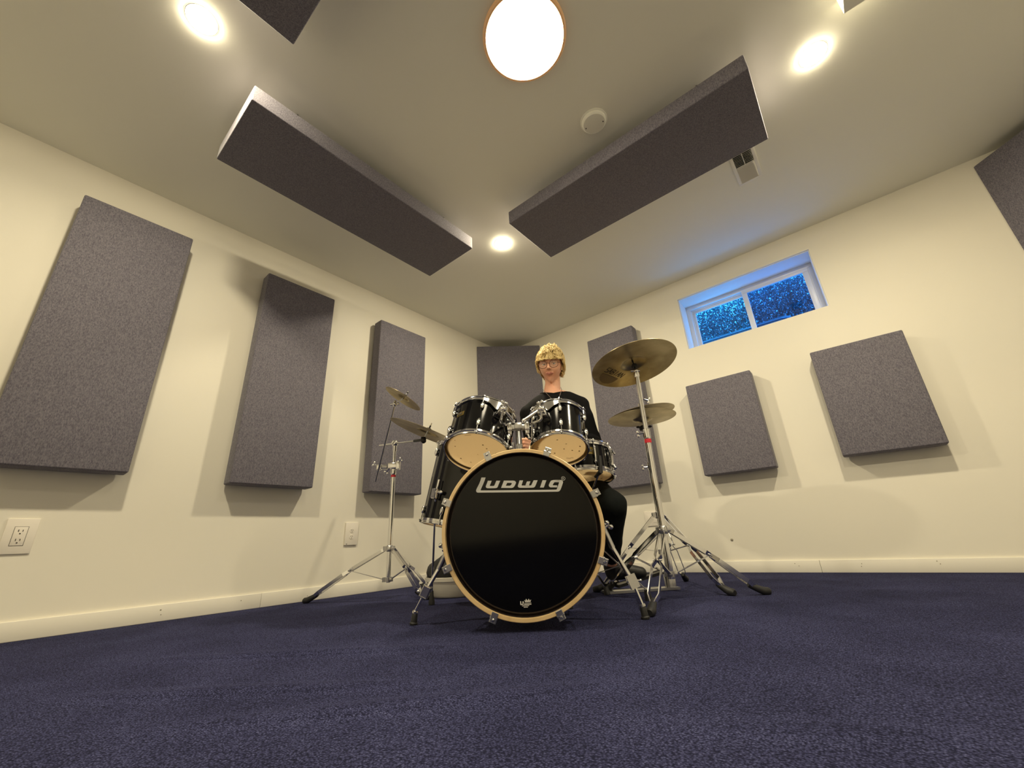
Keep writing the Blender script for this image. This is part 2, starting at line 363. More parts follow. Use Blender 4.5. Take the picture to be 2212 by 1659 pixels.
def shrub(cx, cy, h, wd, seed, label, nleaf):
    rr = random.Random(seed); r = root('shrub', label, 'shrub', (cx, cy, 1.70))
    tips = []
    for i in range(13):
        p = Vector((cx+rr.uniform(-.35, .35), cy, 1.68)); d = Vector((rr.uniform(-.8, .8), rr.uniform(-.3, .3), 1)).normalized(); path = [p.copy()]
        for s in range(7):
            d = (d+Vector((rr.uniform(-.3, .3), rr.uniform(-.3, .3), .1))).normalized(); p = p+d*h/7; path.append(p.copy()); tips.append(p.copy())
        bm = B(); sweep(bm, path, [0.02*(1-i2/9) for i2 in range(8)], 5); part('branch', bm, M['bark'], r)
    bm = B()
    for i in range(nleaf):
        t = rr.choice(tips); c = t+Vector((rr.gauss(0, wd), rr.gauss(0, wd), rr.gauss(0, wd)))
        u = Vector((rr.uniform(-1, 1), rr.uniform(-1, 1), rr.uniform(-1, 1))).normalized(); v = perp(u)[0]; L = rr.uniform(.010, .024)
        poly(bm, (c-u*L, c+v*L*.4, c+u*L, c-v*L*.4))
    part('foliage', bm, M['leaf'], r, kind='stuff', smooth=False)
shrub(-1.05, YB+2.1, 1.45, 0.25, 3, 'loose leafy shrub outside the left pane of the window', 60000)
shrub(0.10, YB+2.2, 1.6, 0.26, 5, 'dense dark shrub outside the right pane of the window', 70000)

# ------------------------------------------------------------------ acoustic panels
def panel(c, hx, hy, hz, ax, label, group, bev=0.008):
    r = root('acoustic_panel', label, 'acoustic panel', c, group)
    bm = B(); box(bm, c, hx, hy, hz, ax, bev, 3)
    n = 0
    part('fabric_slab', bm, M['fabric'], r, sharp=0.9)
    return r
EX, EY, EZ = Vector((1, 0, 0)), Vector((0, 1, 0)), Vector((0, 0, 1))
def back_frame(r, c, hx, hy, hz, ax):
    bm = B(); box(bm, c, hx, hy, hz, ax); part('mounting_frame', bm, M['blackmetal'], r, smooth=False)
def left_panel(y0, y1, za, zb, gap, th, label):
    c = Vector((XL+gap+th/2, (y0+y1)/2, (za+zb)/2))
    r = panel(c, th/2, (y1-y0)/2, (zb-za)/2, (EX, EY, EZ), label, 'wall panels')
    back_frame(r, Vector((XL+gap/2+.0005, c.y, c.z)), gap/2-.0005, (y1-y0)/2-0.05, (zb-za)/2-0.05, (EX, EY, EZ))
def back_panel(xa, xb, za, zb, gap, th, label, rot=0):
    X = Vector((math.cos(rot), 0, math.sin(rot))); Z = Vector((-math.sin(rot), 0, math.cos(rot)))
    c = Vector(((xa+xb)/2, YB-gap-th/2, (za+zb)/2))
    r = panel(c, (xb-xa)/2, th/2, (zb-za)/2, (X, EY, Z), label, 'wall panels')
    back_frame(r, Vector((c.x, YB-gap/2-.0005, c.z)), (xb-xa)/2-0.05, gap/2-.0005, (zb-za)/2-0.05, (X, EY, Z))
left_panel(-0.113, 0.374, 0.703, 2.151, 0.020, 0.100, 'largest-looking charcoal fabric wall panel furthest left, above the square outlet')
left_panel(0.818, 1.303, 0.684, 2.134, 0.020, 0.100, 'charcoal fabric wall panel second from the left edge of the picture')
left_panel(1.720, 2.201, 0.684, 2.127, 0.020, 0.100, 'charcoal fabric wall panel behind the left cymbal stand, beside the small outlet')
back_panel(-1.736, -1.262, 0.672, 2.116, 0.020, 0.100, 'tall charcoal fabric wall panel behind the tall cymbal, right of the drummer')
back_panel(-0.906, -0.428, 0.676, 1.402, 0.020, 0.100, 'short charcoal fabric wall panel nearest below the window')
back_panel(-0.050, 0.440, 0.684, 1.408, 0.020, 0.100, 'short wrinkled charcoal fabric wall panel furthest right, right of the window', rot=-0.012)
def corner_panel(p, q, za, zb, th, label):
    p, q = Vector(p), Vector(q); X = (q-p).normalized(); Y = EZ.cross(X); mid = (p+q)/2
    if Y.dot(Vector((-0.6, 1, 0))-mid) < 0: Y = -Y
    c = Vector((mid.x, mid.y, (za+zb)/2))+Y*(th/2)
    r = root('corner_bass_trap', label, 'acoustic panel', c, 'corner panels')
    # mitred slab: the back is cut so that both ends lie flat against the walls
    e = (q-p).length/2; bm = B(); L = []
    for sx, yy in ((e-0.002, -th*0.5), (e-th-0.002, -th*1.5)):
        pass
    front = [mid+X*s*(e-0.001-0.0)+Y*0.0 for s in (-1, 1)]; back = [mid+X*s*(e-th*1.02)-Y*th for s in (-1, 1)]
    vv = []
    for z in (za, zb): vv.append([bm.verts.new(Vector((v.x, v.y, z))) for v in (front[0], front[1], back[1], back[0])])
    for i in range(4): bm.faces.new((vv[0][i], vv[0][(i+1) % 4], vv[1][(i+1) % 4], vv[1][i]))
    bm.faces.new(vv[0]); bm.faces.new(vv[1])
    bmesh.ops.recalc_face_normals(bm, faces=bm.faces)
    bmesh.ops.bevel(bm, geom=list(bm.edges), offset=0.005, segments=2, profile=0.5, affect='EDGES')
    part('fabric_slab', bm, M['fabric'], r, sharp=0.9)
corner_panel((XL+0.003, 3.005, 0), (-2.389, YB-0.003, 0), 0.86, 2.350, 0.05, 'wide charcoal panel across the corner behind the drummer')
corner_panel((1.080, YB-0.003, 0), (XR-0.003, 2.93, 0), 0.86, 2.380, 0.05, 'charcoal corner panel cut off by the right edge of the picture')
def cloud(xa, xb, ya, yb, label):
    za, zb = H-0.180, H-0.080
    c = Vector(((xa+xb)/2, (ya+yb)/2, (za+zb)/2))
    r = panel(c, (xb-xa)/2, (yb-ya)/2, (zb-za)/2, (EX, EY, EZ), label, 'ceiling panels', 0.006)
    for sx in (-1, 1):
        for sy in (-1, 1):
            bm = B(); cyl(bm, (c.x+sx*(xb-xa)*.35, c.y+sy*(yb-ya)*.35, zb-0.004), (c.x+sx*(xb-xa)*.35, c.y+sy*(yb-ya)*.35, H-0.0005), 0.007); part('standoff', bm, M['blackmetal'], r)
cloud(-2.166, -1.693, 0.291, 1.731, 'long charcoal ceiling panel on the left, bright near end by the left downlight')
cloud(-1.342, 0.106, 1.721, 2.206, 'long charcoal ceiling panel on the right, partly covering the ceiling vent')
cloud(-1.329, 0.112, -0.165, 0.320, 'charcoal ceiling panel cut off by the top edge of the picture')

# ------------------------------------------------------------------ lights
def downlight(x, y, label):
    r = root('recessed_downlight', label, 'downlight', (x, y, H), 'recessed downlights')
    bm = B(); lathe(bm, (x, y, H), (0, 0, -1), [(0.056, 0.0004), (0.0565, 0.0012), (0.0590, 0.0010), (0.060, 0.0003)], 40); part('trim_ring', bm, M['lighttrim'], r)
    bm = B(); lathe(bm, (x, y, H), (0, 0, -1), [(0.0555, 0.0010), (0.053, 0.0024), (0.040, 0.0044), (0, 0.0055)], 20); part('lens', bm, M['lensglow'], r)
downlight(-1.638, 0.05, 'small bright recessed downlight at the upper left')
downlight(0.373, 2.026, 'small bright recessed downlight at the upper right')
downlight(-1.640, 2.005, 'small bright recessed downlight between the two long ceiling panels')
downlight(0.373, 0.05, 'recessed downlight outside the top right of the picture')
dx, dy = -0.640, 1.020
r = root('disc_ceiling_light', 'large glowing round flush-mount ceiling light at top centre', 'ceiling light', (dx, dy, H))
bm = B(); lathe(bm, (dx, dy, H), (0, 0, -1), [(0, 0.0005), (0.182, 0.0005), (0.190, 0.006), (0.190, 0.020), (0.184, 0.0255), (0.177, 0.0262)], 64); part('rim', bm, M['discrim'], r)
bm = B(); lathe(bm, (dx, dy, H), (0, 0, -1), [(0.1765, 0.026), (0.16, 0.030), (0.10, 0.034), (0, 0.036)], 32); part('diffuser', bm, M['discglow'], r)

# smoke detector
sx_, sy_ = -0.607, 1.598
r = root('smoke_detector', 'round flat white smoke detector on ceiling beside right ceiling panel', 'smoke detector', (sx_, sy_, H))
bm = B(); lathe(bm, (sx_, sy_, H), (0, 0, -1), [(0, 0.0004), (0.074, 0.0004), (0.074, 0.003), (0.066, 0.006), (0.064, 0.018), (0.058, 0.024), (0, 0.026)], 48); part('body', bm, M['ceiling'], r, sharp=0.5)
for a in (0.4, 3.3):
    bm = B(); cyl(bm, (sx_+0.048*math.cos(a), sy_+0.048*math.sin(a), H-0.022), (sx_+0.048*math.cos(a), sy_+0.048*math.sin(a), H-0.0275), 0.003, seg=8); part('sensor_hole', bm, M['slot'], r)
bm = B(); ball(bm, (sx_-0.035, sy_-0.02, H-0.025), 0.003, 8); part('indicator', bm, M['plastic'], r)

# ceiling register
vx0, vx1, vy0, vy1 = -0.102, 0.036, 2.36, 2.676
r = root('ceiling_vent', 'white slatted ceiling register half hidden behind right ceiling panel', 'air vent', ((vx0+vx1)/2, (vy0+vy1)/2, H))
bm = B(); fx = 0.018
for (cx, cy, hx, hy) in (((vx0+vx1)/2, vy0+fx/2, (vx1-vx0)/2, fx/2), ((vx0+vx1)/2, vy1-fx/2, (vx1-vx0)/2, fx/2), (vx0+fx/2, (vy0+vy1)/2, fx/2, (vy1-vy0)/2-fx), (vx1-fx/2, (vy0+vy1)/2, fx/2, (vy1-vy0)/2-fx)): box(bm, (cx, cy, H-0.004), hx, hy, 0.0035, None, 0.0012)
part('frame', bm, M['lighttrim'], r)
bm = B(); box(bm, ((vx0+vx1)/2, (vy0+vy1)/2, H-0.0008), (vx1-vx0)/2-fx, (vy1-vy0)/2-fx, 0.0006); part('duct_opening', bm, M['gap'], r, smooth=False)
y = vy0+fx+0.006
while y < vy1-fx-0.004:
    tilt = 0.85 if y < 2.505 else -0.75
    bm = B(); Y = Vector((0, math.cos(tilt), math.sin(tilt))); box(bm, ((vx0+vx1)/2, y, H-0.007), (vx1-vx0)/2-fx, 0.0065, 0.0006, (EX, Y, EX.cross(Y))); part('slat', bm, M['lighttrim'], r, smooth=False); y += 0.0125
bm = B(); box(bm, ((vx0+vx1)/2, (vy0+2.505)/2, H-0.0105), 0.0022, (2.505-vy0)/2-fx/2, 0.0016); part('damper_bar', bm, M['lighttrim'], r, smooth=False)

# ------------------------------------------------------------------ wall outlets
def slots(r, c, ux, uy, n, s=1.0):
    for dz in (0.019*s, -0.019*s):
        for k, (o, hz, hw) in enumerate(((-0.0065, 0.0045, 0.0012), (0.0065, 0.0038, 0.0012))):
            bm = B(); box(bm, c+ux*o*s+uy*(dz+0.004*s)+n*0.0004, hw*s, hz*s, 0.0006, (ux, uy, n)); part('slot', bm, M['slot'], r, smooth=False)
        bm = B(); lathe(bm, c+uy*(dz-0.0085*s), n, [(0, 0.001), (0.0026*s, 0.001), (0.0026*s, 0)], 10); part('ground_hole', bm, M['slot'], r)
c = Vector((XL, 0.088, 0.4175))
r = root('wall_outlet', 'square-faced wall outlet at the far left below the largest panel', 'outlet', c)
bm = B(); box(bm, c+EX*0.0033, 0.0033, 0.049, 0.0735, None, 0.002); part('cover_plate', bm, M['plastic'], r)
bm = B(); box(bm, c+EX*0.0067, 0.0008, 0.0212, 0.0402, None, 0.0006); part('recess', bm, M['slot'], r)
bm = B(); box(bm, c+EX*0.0073, 0.0012, 0.0198, 0.0388, None, 0.0006); ins = part('receptacle', bm, M['plastic'], r)
slots(ins, c+EX*0.0086, EY, EZ, EX, 1.0)
c = Vector((XL, 1.672, 0.398))
r = root('wall_outlet', 'small two-socket wall outlet behind the left cymbal stand', 'outlet', c)
bm = B(); box(bm, c+EX*0.0055, 0.0055, 0.049, 0.076, None, 0.002); part('cover_plate', bm, M['plastic'], r)
for dz in (0.021, -0.021):
    bm = B(); lathe(bm, c+EZ*dz+EX*0.011, EX, [(0, 0.002), (0.0155, 0.002), (0.0165, 0)], 24); s_ = part('socket', bm, M['plastic'], r)
    for o in (-0.006, 0.006):
        bm = B(); box(bm, c+EZ*(dz+0.003)+EY*o+EX*0.0134, 0.0006, 0.0011, 0.004); part('slot', bm, M['slot'], s_, smooth=False)
    bm = B(); cyl(bm, c+EZ*(dz-0.008)+EX*0.0125, c+EZ*(dz-0.008)+EX*0.014, 0.0025, seg=8); part('ground_hole', bm, M['slot'], s_)
bm = B(); box(bm, c+Vector((0.0112, -0.034, -0.068)), 0.0006, 0.004, 0.002); part('plate_mark', bm, M['slot'], r, smooth=False)
c = Vector((-1.415, YB, 0.405))
r = root('wall_outlet', 'wall outlet mostly hidden behind the right-hand cymbal stands', 'outlet', c)
bm = B(); box(bm, c-EY*0.0035, 0.058, 0.0035, 0.058, None, 0.002); part('cover_plate', bm, M['plastic'], r)
for o in (-0.024, 0.024):
    bm = B(); box(bm, c-EY*0.0074+EX*o, 0.017, 0.0012, 0.034, None, 0.001); part('receptacle', bm, M['plastic'], r)
bm = B(); lathe(bm, (-0.844, YB-0.0004, 0.217), (0.1, -1, 0.1), [(0, 0.006), (0.006, 0.004), (0.010, 0)], 7)
solo('wall_hook', bm, M['scuff'], (-0.844, YB, 0.217), 'small chipped grey nub low on the right wall above the baseboard', 'nub')

# ------------------------------------------------------------------ drums
def hoop_prof(R, h): return [(R+0.0005, h-0.006), (R+0.006, h-0.006), (R+0.0065, h+0.004), (R+0.0105, h+0.005), (R+0.0108, h+0.0072), (R+0.004, h+0.0075), (R+0.0035, h+0.016), (R+0.0055, h+0.0175), (R+0.005, h+0.019), (R+0.0005, h+0.0175)]
def drum(r, o, n, R, depth, nl, phase=0.0, splitlug=True, reso='skinhead', hoop='chrome', lugl=0.035, bat='clearhead'):
    """o = centre of the bottom edge, n = axis; returns frame"""
    n = n.normalized(); ref = -KF; u = (ref-n*ref.dot(n)).normalized(); v = n.cross(u)
    bm = B(); lathe(bm, o, n, [(R-0.006, 0), (R, 0.002), (R, depth-0.002), (R-0.006, depth), (R-0.007, depth-0.002), (R-0.007, 0.002)], 64, u, True); part('shell', bm, M['black'], r)
    bm = B(); lathe(bm, o, n, [(R-0.0076, 0.001), (R-0.0096, 0.001), (R-0.0096, depth-0.001), (R-0.0076, depth-0.001)], 64, u, True); part('inner_ply', bm, M['maple_inner'], r)
    for k, (h, s, nm, mt) in enumerate(((0, -1, 'resonant_head', reso), (depth, 1, 'batter_head', bat))):
        bm = B(); lathe(bm, o, n, [(R+0.0025, h-s*0.004), (R+0.0035, h-s*0.001), (R-0.004, h+s*0.0025), (R-0.010, h+s*0.003), (0, h+s*0.003)], 64, u); part(nm, bm, M[mt], r)
        pr = [(a, h+s*(b_)) for a, b_ in hoop_prof(R, 0)]
        bm = B(); lathe(bm, o, n, pr, 64, u, True); part('hoop', bm, M[hoop], r, sharp=0.8)
        # dark bearing line between hoop and head
    for i in range(nl):
        t = 2*PI*i/nl+phase; e = u*math.cos(t)+v*math.sin(t); tt = n.cross(e)
        ends = ((0.026+lugl*.5, -1, 0), (depth-0.026-lugl*.5, 1, depth)) if splitlug else ((depth/2, 0, 0),)
        for (h, s, hh) in ends:
            bm = B(); c = o+n*h+e*(R+0.008)
            if splitlug:
                lathe(bm, c-n*lugl*.5*s*-1*0, n*s, [(0, -lugl*.62), (0.005, -lugl*.56), (0.009, -lugl*.25), (0.0098, 0.0), (0.0085, lugl*.30), (0.0062, lugl*.5), (0, lugl*.5)], 12)
                cyl(bm, o+n*h+e*(R-0.001), c, 0.007, seg=10)
            else:
                cyl(bm, c-n*depth*.30, c+n*depth*.30, 0.0062, seg=10)
                for q in (-1, 1):
                    ball(bm, c+n*depth*.30*q, 0.0085, 10); cyl(bm, o+n*(h+depth*.2*q)+e*(R-0.001), o+n*(h+depth*.2*q)+e*(R+0.008), 0.006, seg=8)
            lug = part('lug', bm, M['chrome'], r)
            for (s2, hh2) in (((s, hh),) if splitlug else ((-1, 0), (1, depth))):
                bm = B(); tip = o+n*(hh2+s2*0.012)+e*(R+0.0095); cyl(bm, c+n*s2*0.008, tip, 0.0028, seg=8)
                box(bm, tip, 0.0045, 0.0045, 0.004, (e, tt, n), 0.001); cyl(bm, tip, tip+n*s2*0.007, 0.0032, seg=6)
                box(bm, o+n*(hh2+s2*0.0062)+e*(R+0.010), 0.007, 0.009, 0.0018, (e, tt, n), 0.001)
                part('tension_rod', bm, M['chrome'], lug)
    return u, v, n
def flat_marks(parent, o, n, u, v, items, lift, name, mt, kind=None):
    bm = B()
    for it in items:
        if len(it) == 3:
            s, t, rad = it; c = o+u*s+v*t; cs = [c+(u*math.cos(2*PI*k/9)+v*math.sin(2*PI*k/9))*rad*(0.8+0.3*random.random()) for k in range(9)]
            poly(bm, [p+n*lift for p in cs])
    return part(name, bm, mt, parent, kind=kind, smooth=False)
def strokes(bm, o, u, v, n, lines, wd, lift):
    for L in lines:
        for (a, b), (c, d) in zip(L, L[1:]):
            p, q = Vector((a, b)), Vector((c, d)); dd = (q-p).normalized()*0.5*wd; nn = Vector((-dd.y, dd.x)); p = p-dd*.6; q = q+dd*.6
            poly(bm, [o+u*w_.x+v*w_.y+n*lift for w_ in (p+nn, p-nn, q-nn, q+nn)])

# toms
def arm_bracket(r, ballc, elbow, blockp, o, R, n):
    """L-rod from the mount block to the ball clamp on the tom's suspension bracket"""
    bm = B(); ball(bm, ballc, 0.0155, 14); part('ball_clamp', bm, M['chrome'], r)
    top = ballc+(ballc-elbow).normalized()*-0.0
    bm = B(); sweep(bm, [ballc, ballc.lerp(elbow, .5), ballc.lerp(elbow, .9), elbow+(blockp-elbow)*.12, blockp], 0.0062, 10); part('mounting_rod', bm, M['chrome'], r)
    e = (ballc-o); e = (e-n*e.dot(n)).normalized(); side = n.cross(e)
    base = o+n*((ballc-o).dot(n))+e*(R+0.003)
    bm = B(); box(bm, (base+ballc)/2, (ballc-base).length/2+.002, 0.017, 0.021, (e, side, n), 0.005, 2); part('bracket', bm, M['chrome'], r)
    bm = B(); wp = ballc+n*0.022+e*0.006
    cyl(bm, wp-n*0.010, wp+n*0.012, 0.0045, seg=10)
    for s in (-1, 1): ball(bm, wp+n*0.016+side*s*0.009, 0.009, 10, (side, e, n), (1, .45, .8))
    part('wing_nut', bm, M['chrome'], r)
    # suspension plate hugging the top hoop
    bm = B()
    for k in range(13):
        t0 = -0.75+1.5*k/13; t1 = -0.75+1.5*(k+1)/13
        q = []
        for t in (t0, t1):
            d = e*math.cos(t)+side*math.sin(t); hh = 0.045*math.exp(-(t/0.28)**2)
            q.append((d, hh))
        D = R+0.013; zt = TOPD[0]
        for (d, hh), (d2, hh2) in ((q[0], q[1]),):
            poly(bm, (o+n*(zt-0.004-hh-.01)+d*D, o+n*(zt-0.004-hh2-.01)+d2*D, o+n*(zt-0.002)+d2*D, o+n*(zt-0.002)+d*D))
    bmesh.ops.remove_doubles(bm, verts=bm.verts, dist=0.0002)
    bmesh.ops.solidify(bm, geom=bm.faces, thickness=0.003)
    part('suspension_plate', bm, M['chrome'], r)
TOPD = [0.19]
LB, LE, LK = K(-.046, 1.76, .838), K(-.059, 1.72, .768), K(-.030, 1.81, .775)
RB, RE, RK = K(.123, 1.79, .838), K(.122, 1.77, .782), K(.075, 1.82, .778)
# left tom
o = K(-.174, 1.870, .678); n = (K(.175, .47, 1)).normalized(); R = .148; dep = .190
r = root('tom_drum', 'black rack tom at left, more tilted, gold badge on its side', 'drum', o, 'rack toms')
u, v, n = drum(r, o, n, R, dep, 6)
TOPD[0] = dep
arm_bracket(r, LB, LE, LK, o, R, n)
U = (KR-n*KR.dot(n)).normalized(); V = n.cross(U)   # U right, V up-ish on the bottom head (seen from below)
spots = [(-.085, .06, .004), (-.095, -.075, .003), (.03, -.055, .004), (.045, -.030, .0035), (-.04, .085, .003), (-.10, -.03, .003), (.0, .02, .0025), (.085, .0, .003)]
flat_marks([c_ for c_ in r.children if c_.name.startswith('resonant')][0], o, -n, U, V, spots, 0.0042, 'stick_mark', M['spot'], 'stuff')
bm = B(); U2 = (U*math.cos(-.18)+V*math.sin(-.18)); V2 = n.cross(U2)
def scribble(L, h, k, rnd):
    out = []
    for i in range(k):
        a = -L/2+L*i/k; w_ = L/k*.75; out.append([(a, -h/2), (a+w_*.3, h/2)]); out.append([(a+w_*.3, h/2*rnd.uniform(-.2, 1)), (a+w_, -h/2*rnd.uniform(-.3, 1))])
    return out
strokes(bm, o+U*.045-V*(-.088), U2, -V2, -n, scribble(.075, .007, 10, random.Random(1)), .0016, .0042)
part('head_print', bm, M['faint'], [c_ for c_ in r.children if c_.name.startswith('resonant')][0], smooth=False)
bm = B(); strokes(bm, o+U*-.03+V*-.118, U2, -V2, -n, scribble(.03, .005, 5, random.Random(2)), .0014, .0042)
part('head_print', bm, M['faint'], [c_ for c_ in r.children if c_.name.startswith('resonant')][0], smooth=False)
def badge(r, o, n, R, h, ang, w_, hh, mt, oct_=False):
    ref = -KF; u = (ref-n*ref.dot(n)).normalized(); v = n.cross(u); bm = B(); N = 8
    rows = []
    for s in (-1, 1):
        rows.append([bm.verts.new(o+n*(h+s*hh*(0.6 if (oct_ and k in (0, N)) else 1))+(u*math.cos(ang+w_*(k/N-.5)/R)+v*math.sin(ang+w_*(k/N-.5)/R))*(R+0.0012)) for k in range(N+1)])
    for k in range(N): bm.faces.new((rows[0][k], rows[0][k+1], rows[1][k+1], rows[1][k]))
    bmesh.ops.solidify(bm, geom=bm.faces, thickness=0.001)
    b = part('badge', bm, mt, r); bm = B(); c = o+n*h+(u*math.cos(ang)+v*math.sin(ang))*(R+0.0026)
    e = u*math.cos(ang)+v*math.sin(ang); tt = n.cross(e); box(bm, c, .0004, w_*.28, hh*.35, (e, tt, n)); part('emblem', bm, M['slot'], b, smooth=False)
badge(r, o, n, R, dep*.60, -0.72, .045, .0125, M['brass'])
bm = B(); cyl(bm, o+n*.05+(u*math.cos(.62)+v*math.sin(.62))*(R), o+n*.05+(u*math.cos(.62)+v*math.sin(.62))*(R+.003), .006, seg=14); part('vent_grommet', bm, M['chrome'], r)

# right tom
o = K(.205, 1.925, .683); n = (K(.07, .425, 1)).normalized(); R = .132; dep = .175
r = root('tom_drum', 'smaller black rack tom on the right, in front of the drummer', 'drum', o, 'rack toms')
TOPD[0] = dep
u, v, n = drum(r, o, n, R, dep, 6)
arm_bracket(r, RB, RE, RK, o, R, n)
U = (KR-n*KR.dot(n)).normalized(); V = n.cross(U)
rh = [c_ for c_ in r.children if c_.name.startswith('resonant')][0]
flat_marks(rh, o, -n, U, V, [(-.02, .035, .004), (-.018, .06, .003), (.022, -.0, .0035), (.062, .012, .004), (.095, .018, .004), (.095, -.02, .004), (-.09, .015, .003), (-.012, -.07, .0035), (.03, -.04, .003), (-.1, -.01, .003)], 0.0042, 'stick_mark', M['spot'], 'stuff')
bm = B(); strokes(bm, o+U*.055+V*.075, U, V, -n, [[(-.018, .002), (-.010, .006), (0, .001), (.004, -.003)], [(-.004, .009), (.006, .006)], [(.008, .001), (.009, -.006)], [(.012, .003), (.016, 0), (.012, -.004)], [(-.016, -.002), (-.006, -.001)]], .0018, .0042)
part('head_print', bm, M['faint'], rh, smooth=False)
badge(r, o, n, R, dep*.78, 0.02-.55, .018, .009, M['satin'])

# floor tom
o = K(-.312, 2.250, .375); n = K(.215, .03, 1).normalized(); R = .196; dep = .385
r = root('floor_tom', 'large black floor tom half hidden behind the bass drum at left', 'drum', K(-.312, 2.25, 0))
u, v, n = drum(r, o, n, R, dep, 8, phase=-0.35)
for t, px in ((-.60, 0), (1.35, 1), (2.95, 2)):
    e = u*math.cos(t)+v*math.sin(t); c = o+n*.120+e*(R+.016); tt = n.cross(e)
    bm = B(); box(bm, c, .016, .018, .026, (e, tt, n), .007); 
    for k in range(5): box(bm, c+e*.017+tt*(-.012+.006*k), .003, .0015, .022, (e, tt, n))
    bk = part('leg_bracket', bm, M['chrome'], r)
    bm = B(); ball(bm, c+tt*.03+n*.01, .013, 12, (tt, e, n), (1, .6, .8)); cyl(bm, c, c+tt*.03+n*.01, .005, seg=8); part('wing_bolt', bm, M['chrome'], bk)
    f = K(-.478, 2.395, 0) if px == 0 else Vector((c.x, c.y, 0))+Vector((e.x, e.y, 0))*.035
    top = c+n*.07; knee = c.lerp(Vector((f.x, f.y, .06)), .8)
    bm = B(); sweep(bm, [top, c, knee, Vector((f.x, f.y, .06))], .0052, 10); lg = part('leg', bm, M['chrome'], r)
    bm = B(); lathe(bm, (f.x, f.y, 0.001), EZ, [(0, 0), (.015, 0), (.017, .012), (.010, .045), (.009, .065), (0, .065)], 14); part('rubber_foot', bm, M['rubber'], lg)

# snare drum and stand
o = K(.342, 2.205, .586); n = K(.03, .17, 1).normalized(); R = .158; dep = .125
r = root('snare_drum', 'black snare drum with yellow badge right of the rack toms', 'drum', o)
u, v, n = drum(r, o, n, R, dep, 10, phase=.3, splitlug=False)
badge(r, o, n, R, dep*.66, .17, .038, .019, M['brass'], True)
U = (KR-n*KR.dot(n)).normalized(); V = n.cross(U); rh = [c_ for c_ in r.children if c_.name.startswith('resonant')][0]
flat_marks(rh, o, -n, U, V, [(.105, .03, .005), (.085, .055, .003), (.065, -.02, .005), (.12, -.04, .003), (.02, -.06, .003)], .0042, 'stick_mark', M['spot'], 'stuff')
bm = B(); strokes(bm, o+U*-.03+V*-.105, U, -V, -n, scribble(.04, .008, 5, random.Random(5)), .003, .0045); part('head_print', bm, M['print'], rh, smooth=False)
e = (u*math.cos(.95)+v*math.sin(.95)); tt = n.cross(e)
bm = B(); box(bm, o+n*.065+e*(R+.014), .011, .012, .048, (e, tt, n), .004); box(bm, o+n*.10+e*(R+.026), .005, .008, .03, ((e*.9+n*.4).normalized(), tt, (n*.9-e*.4).normalized()), .002); cyl(bm, o+n*.02+e*(R+.02), o+n*.0+e*(R+.03), .010, seg=12)
part('strainer', bm, M['chrome'], r)
sc = K(.347, 2.215, 0)
st = root('snare_stand', 'chrome snare stand with black rubber arms under the snare drum', 'stand', sc)
bm = B(); cyl(bm, sc+EZ*.10, sc+EZ*.36, .012); cyl(bm, sc+EZ*.30, sc+EZ*.505, .009); part('tube', bm, M['chrome'], st)
for k, t in enumerate((-1.17, .95, 3.05)):
    e = KR*math.cos(t)+KF*math.sin(t); rim = o+(e-n*e.dot(n))*(R+.018)
    bm = B(); sweep(bm, [sc+EZ*.50, sc+EZ*.50+e*.08+EZ*.01, rim-n*.035-e*.02], .005, 8); a = part('basket_arm', bm, M['chrome'], st)
    bm = B(); sweep(bm, [rim-n*.048-e*.055, rim-n*.03-e*.004, rim-n*.0+e*.002, rim+n*.05+e*.004], [.007, .0125, .010, .008], 10); part('rubber_grip', bm, M['rubber'], a)
for k, t in enumerate((-2.25, -.35, 1.75)):
    e = KR*math.cos(t)+KF*math.sin(t); ft = sc+e*.25
    bm = B(); bar(bm, sc+EZ*.27+e*.015, ft+EZ*.03, .012, .005, EZ.cross(e)); lg = part('leg', bm, M['satin'], st)
    bm = B(); cyl(bm, ft+EZ*.001-e*.01, ft+EZ*.045-e*.012, .017, .013); part('rubber_foot', bm, M['rubber'], lg)
    bm = B(); bar(bm, sc+EZ*.12+e*.012, sc+e*.13+EZ*.15, .010, .004, EZ.cross(e)); part('brace', bm, M['satin'], st)

# ------------------------------------------------------------------ bass drum
kc = K(.008, 1.573, .319); yw = -.09; ti = .05
ku = K(math.cos(yw), math.sin(yw), 0); kn0 = K(math.sin(yw), -math.cos(yw), 0); kv = EZ*math.cos(ti)+kn0*math.sin(ti); kn = ku.cross(kv)   # kn faces the viewer
if kn.dot(kn0) < 0: kn = -kn
r = root('bass_drum', 'big black bass drum with maple hoop and silver lettering', 'drum', K(.02, 1.78, 0))
Rk = .2765; dk = .40
back = -kn
bm = B(); lathe(bm, kc, back, [(Rk-.008, .012), (Rk-.001, .014), (Rk-.001, dk-.014), (Rk-.008, dk-.012), (Rk-.0085, dk-.016), (Rk-.0085, .016)], 96, ku, True); part('shell', bm, M['black'], r)
for h, s in ((0, 1), (dk, -1)):
    bm = B(); lathe(bm, kc, back, [(Rk+.002, h+s*-.019), (Rk+.0125, h+s*-.019), (Rk+.0145, h+s*-.017), (Rk+.0145, h+s*.017), (Rk+.0125, h+s*.019), (Rk+.002, h+s*.019), (Rk+.001, h+s*.0)], 96, ku, True)
    part('wood_hoop', bm, M['maple'], r, label='natural maple wood hoop', sharp=0.5)
bm = B(); lathe(bm, kc, back, [(Rk+.0012, -.004), (Rk-.002, .006), (Rk-.004, .008), (Rk-.010, -.0003), (Rk-.014, -.0012)], 96, ku); part('head_collar', bm, M['collar'], r)
bm = B(); lathe(bm, kc, back, [(Rk-.0135, -.0011), (Rk-.03, -.002), (0, -.0022)], 96, ku); fh = part('front_head', bm, M['headblack'], r)
bm = B(); lathe(bm, kc, back, [(Rk-.002, dk-.004), (Rk-.018, dk+.001), (0, dk+.002)], 64, ku); part('batter_head', bm, M['white_head'], r)
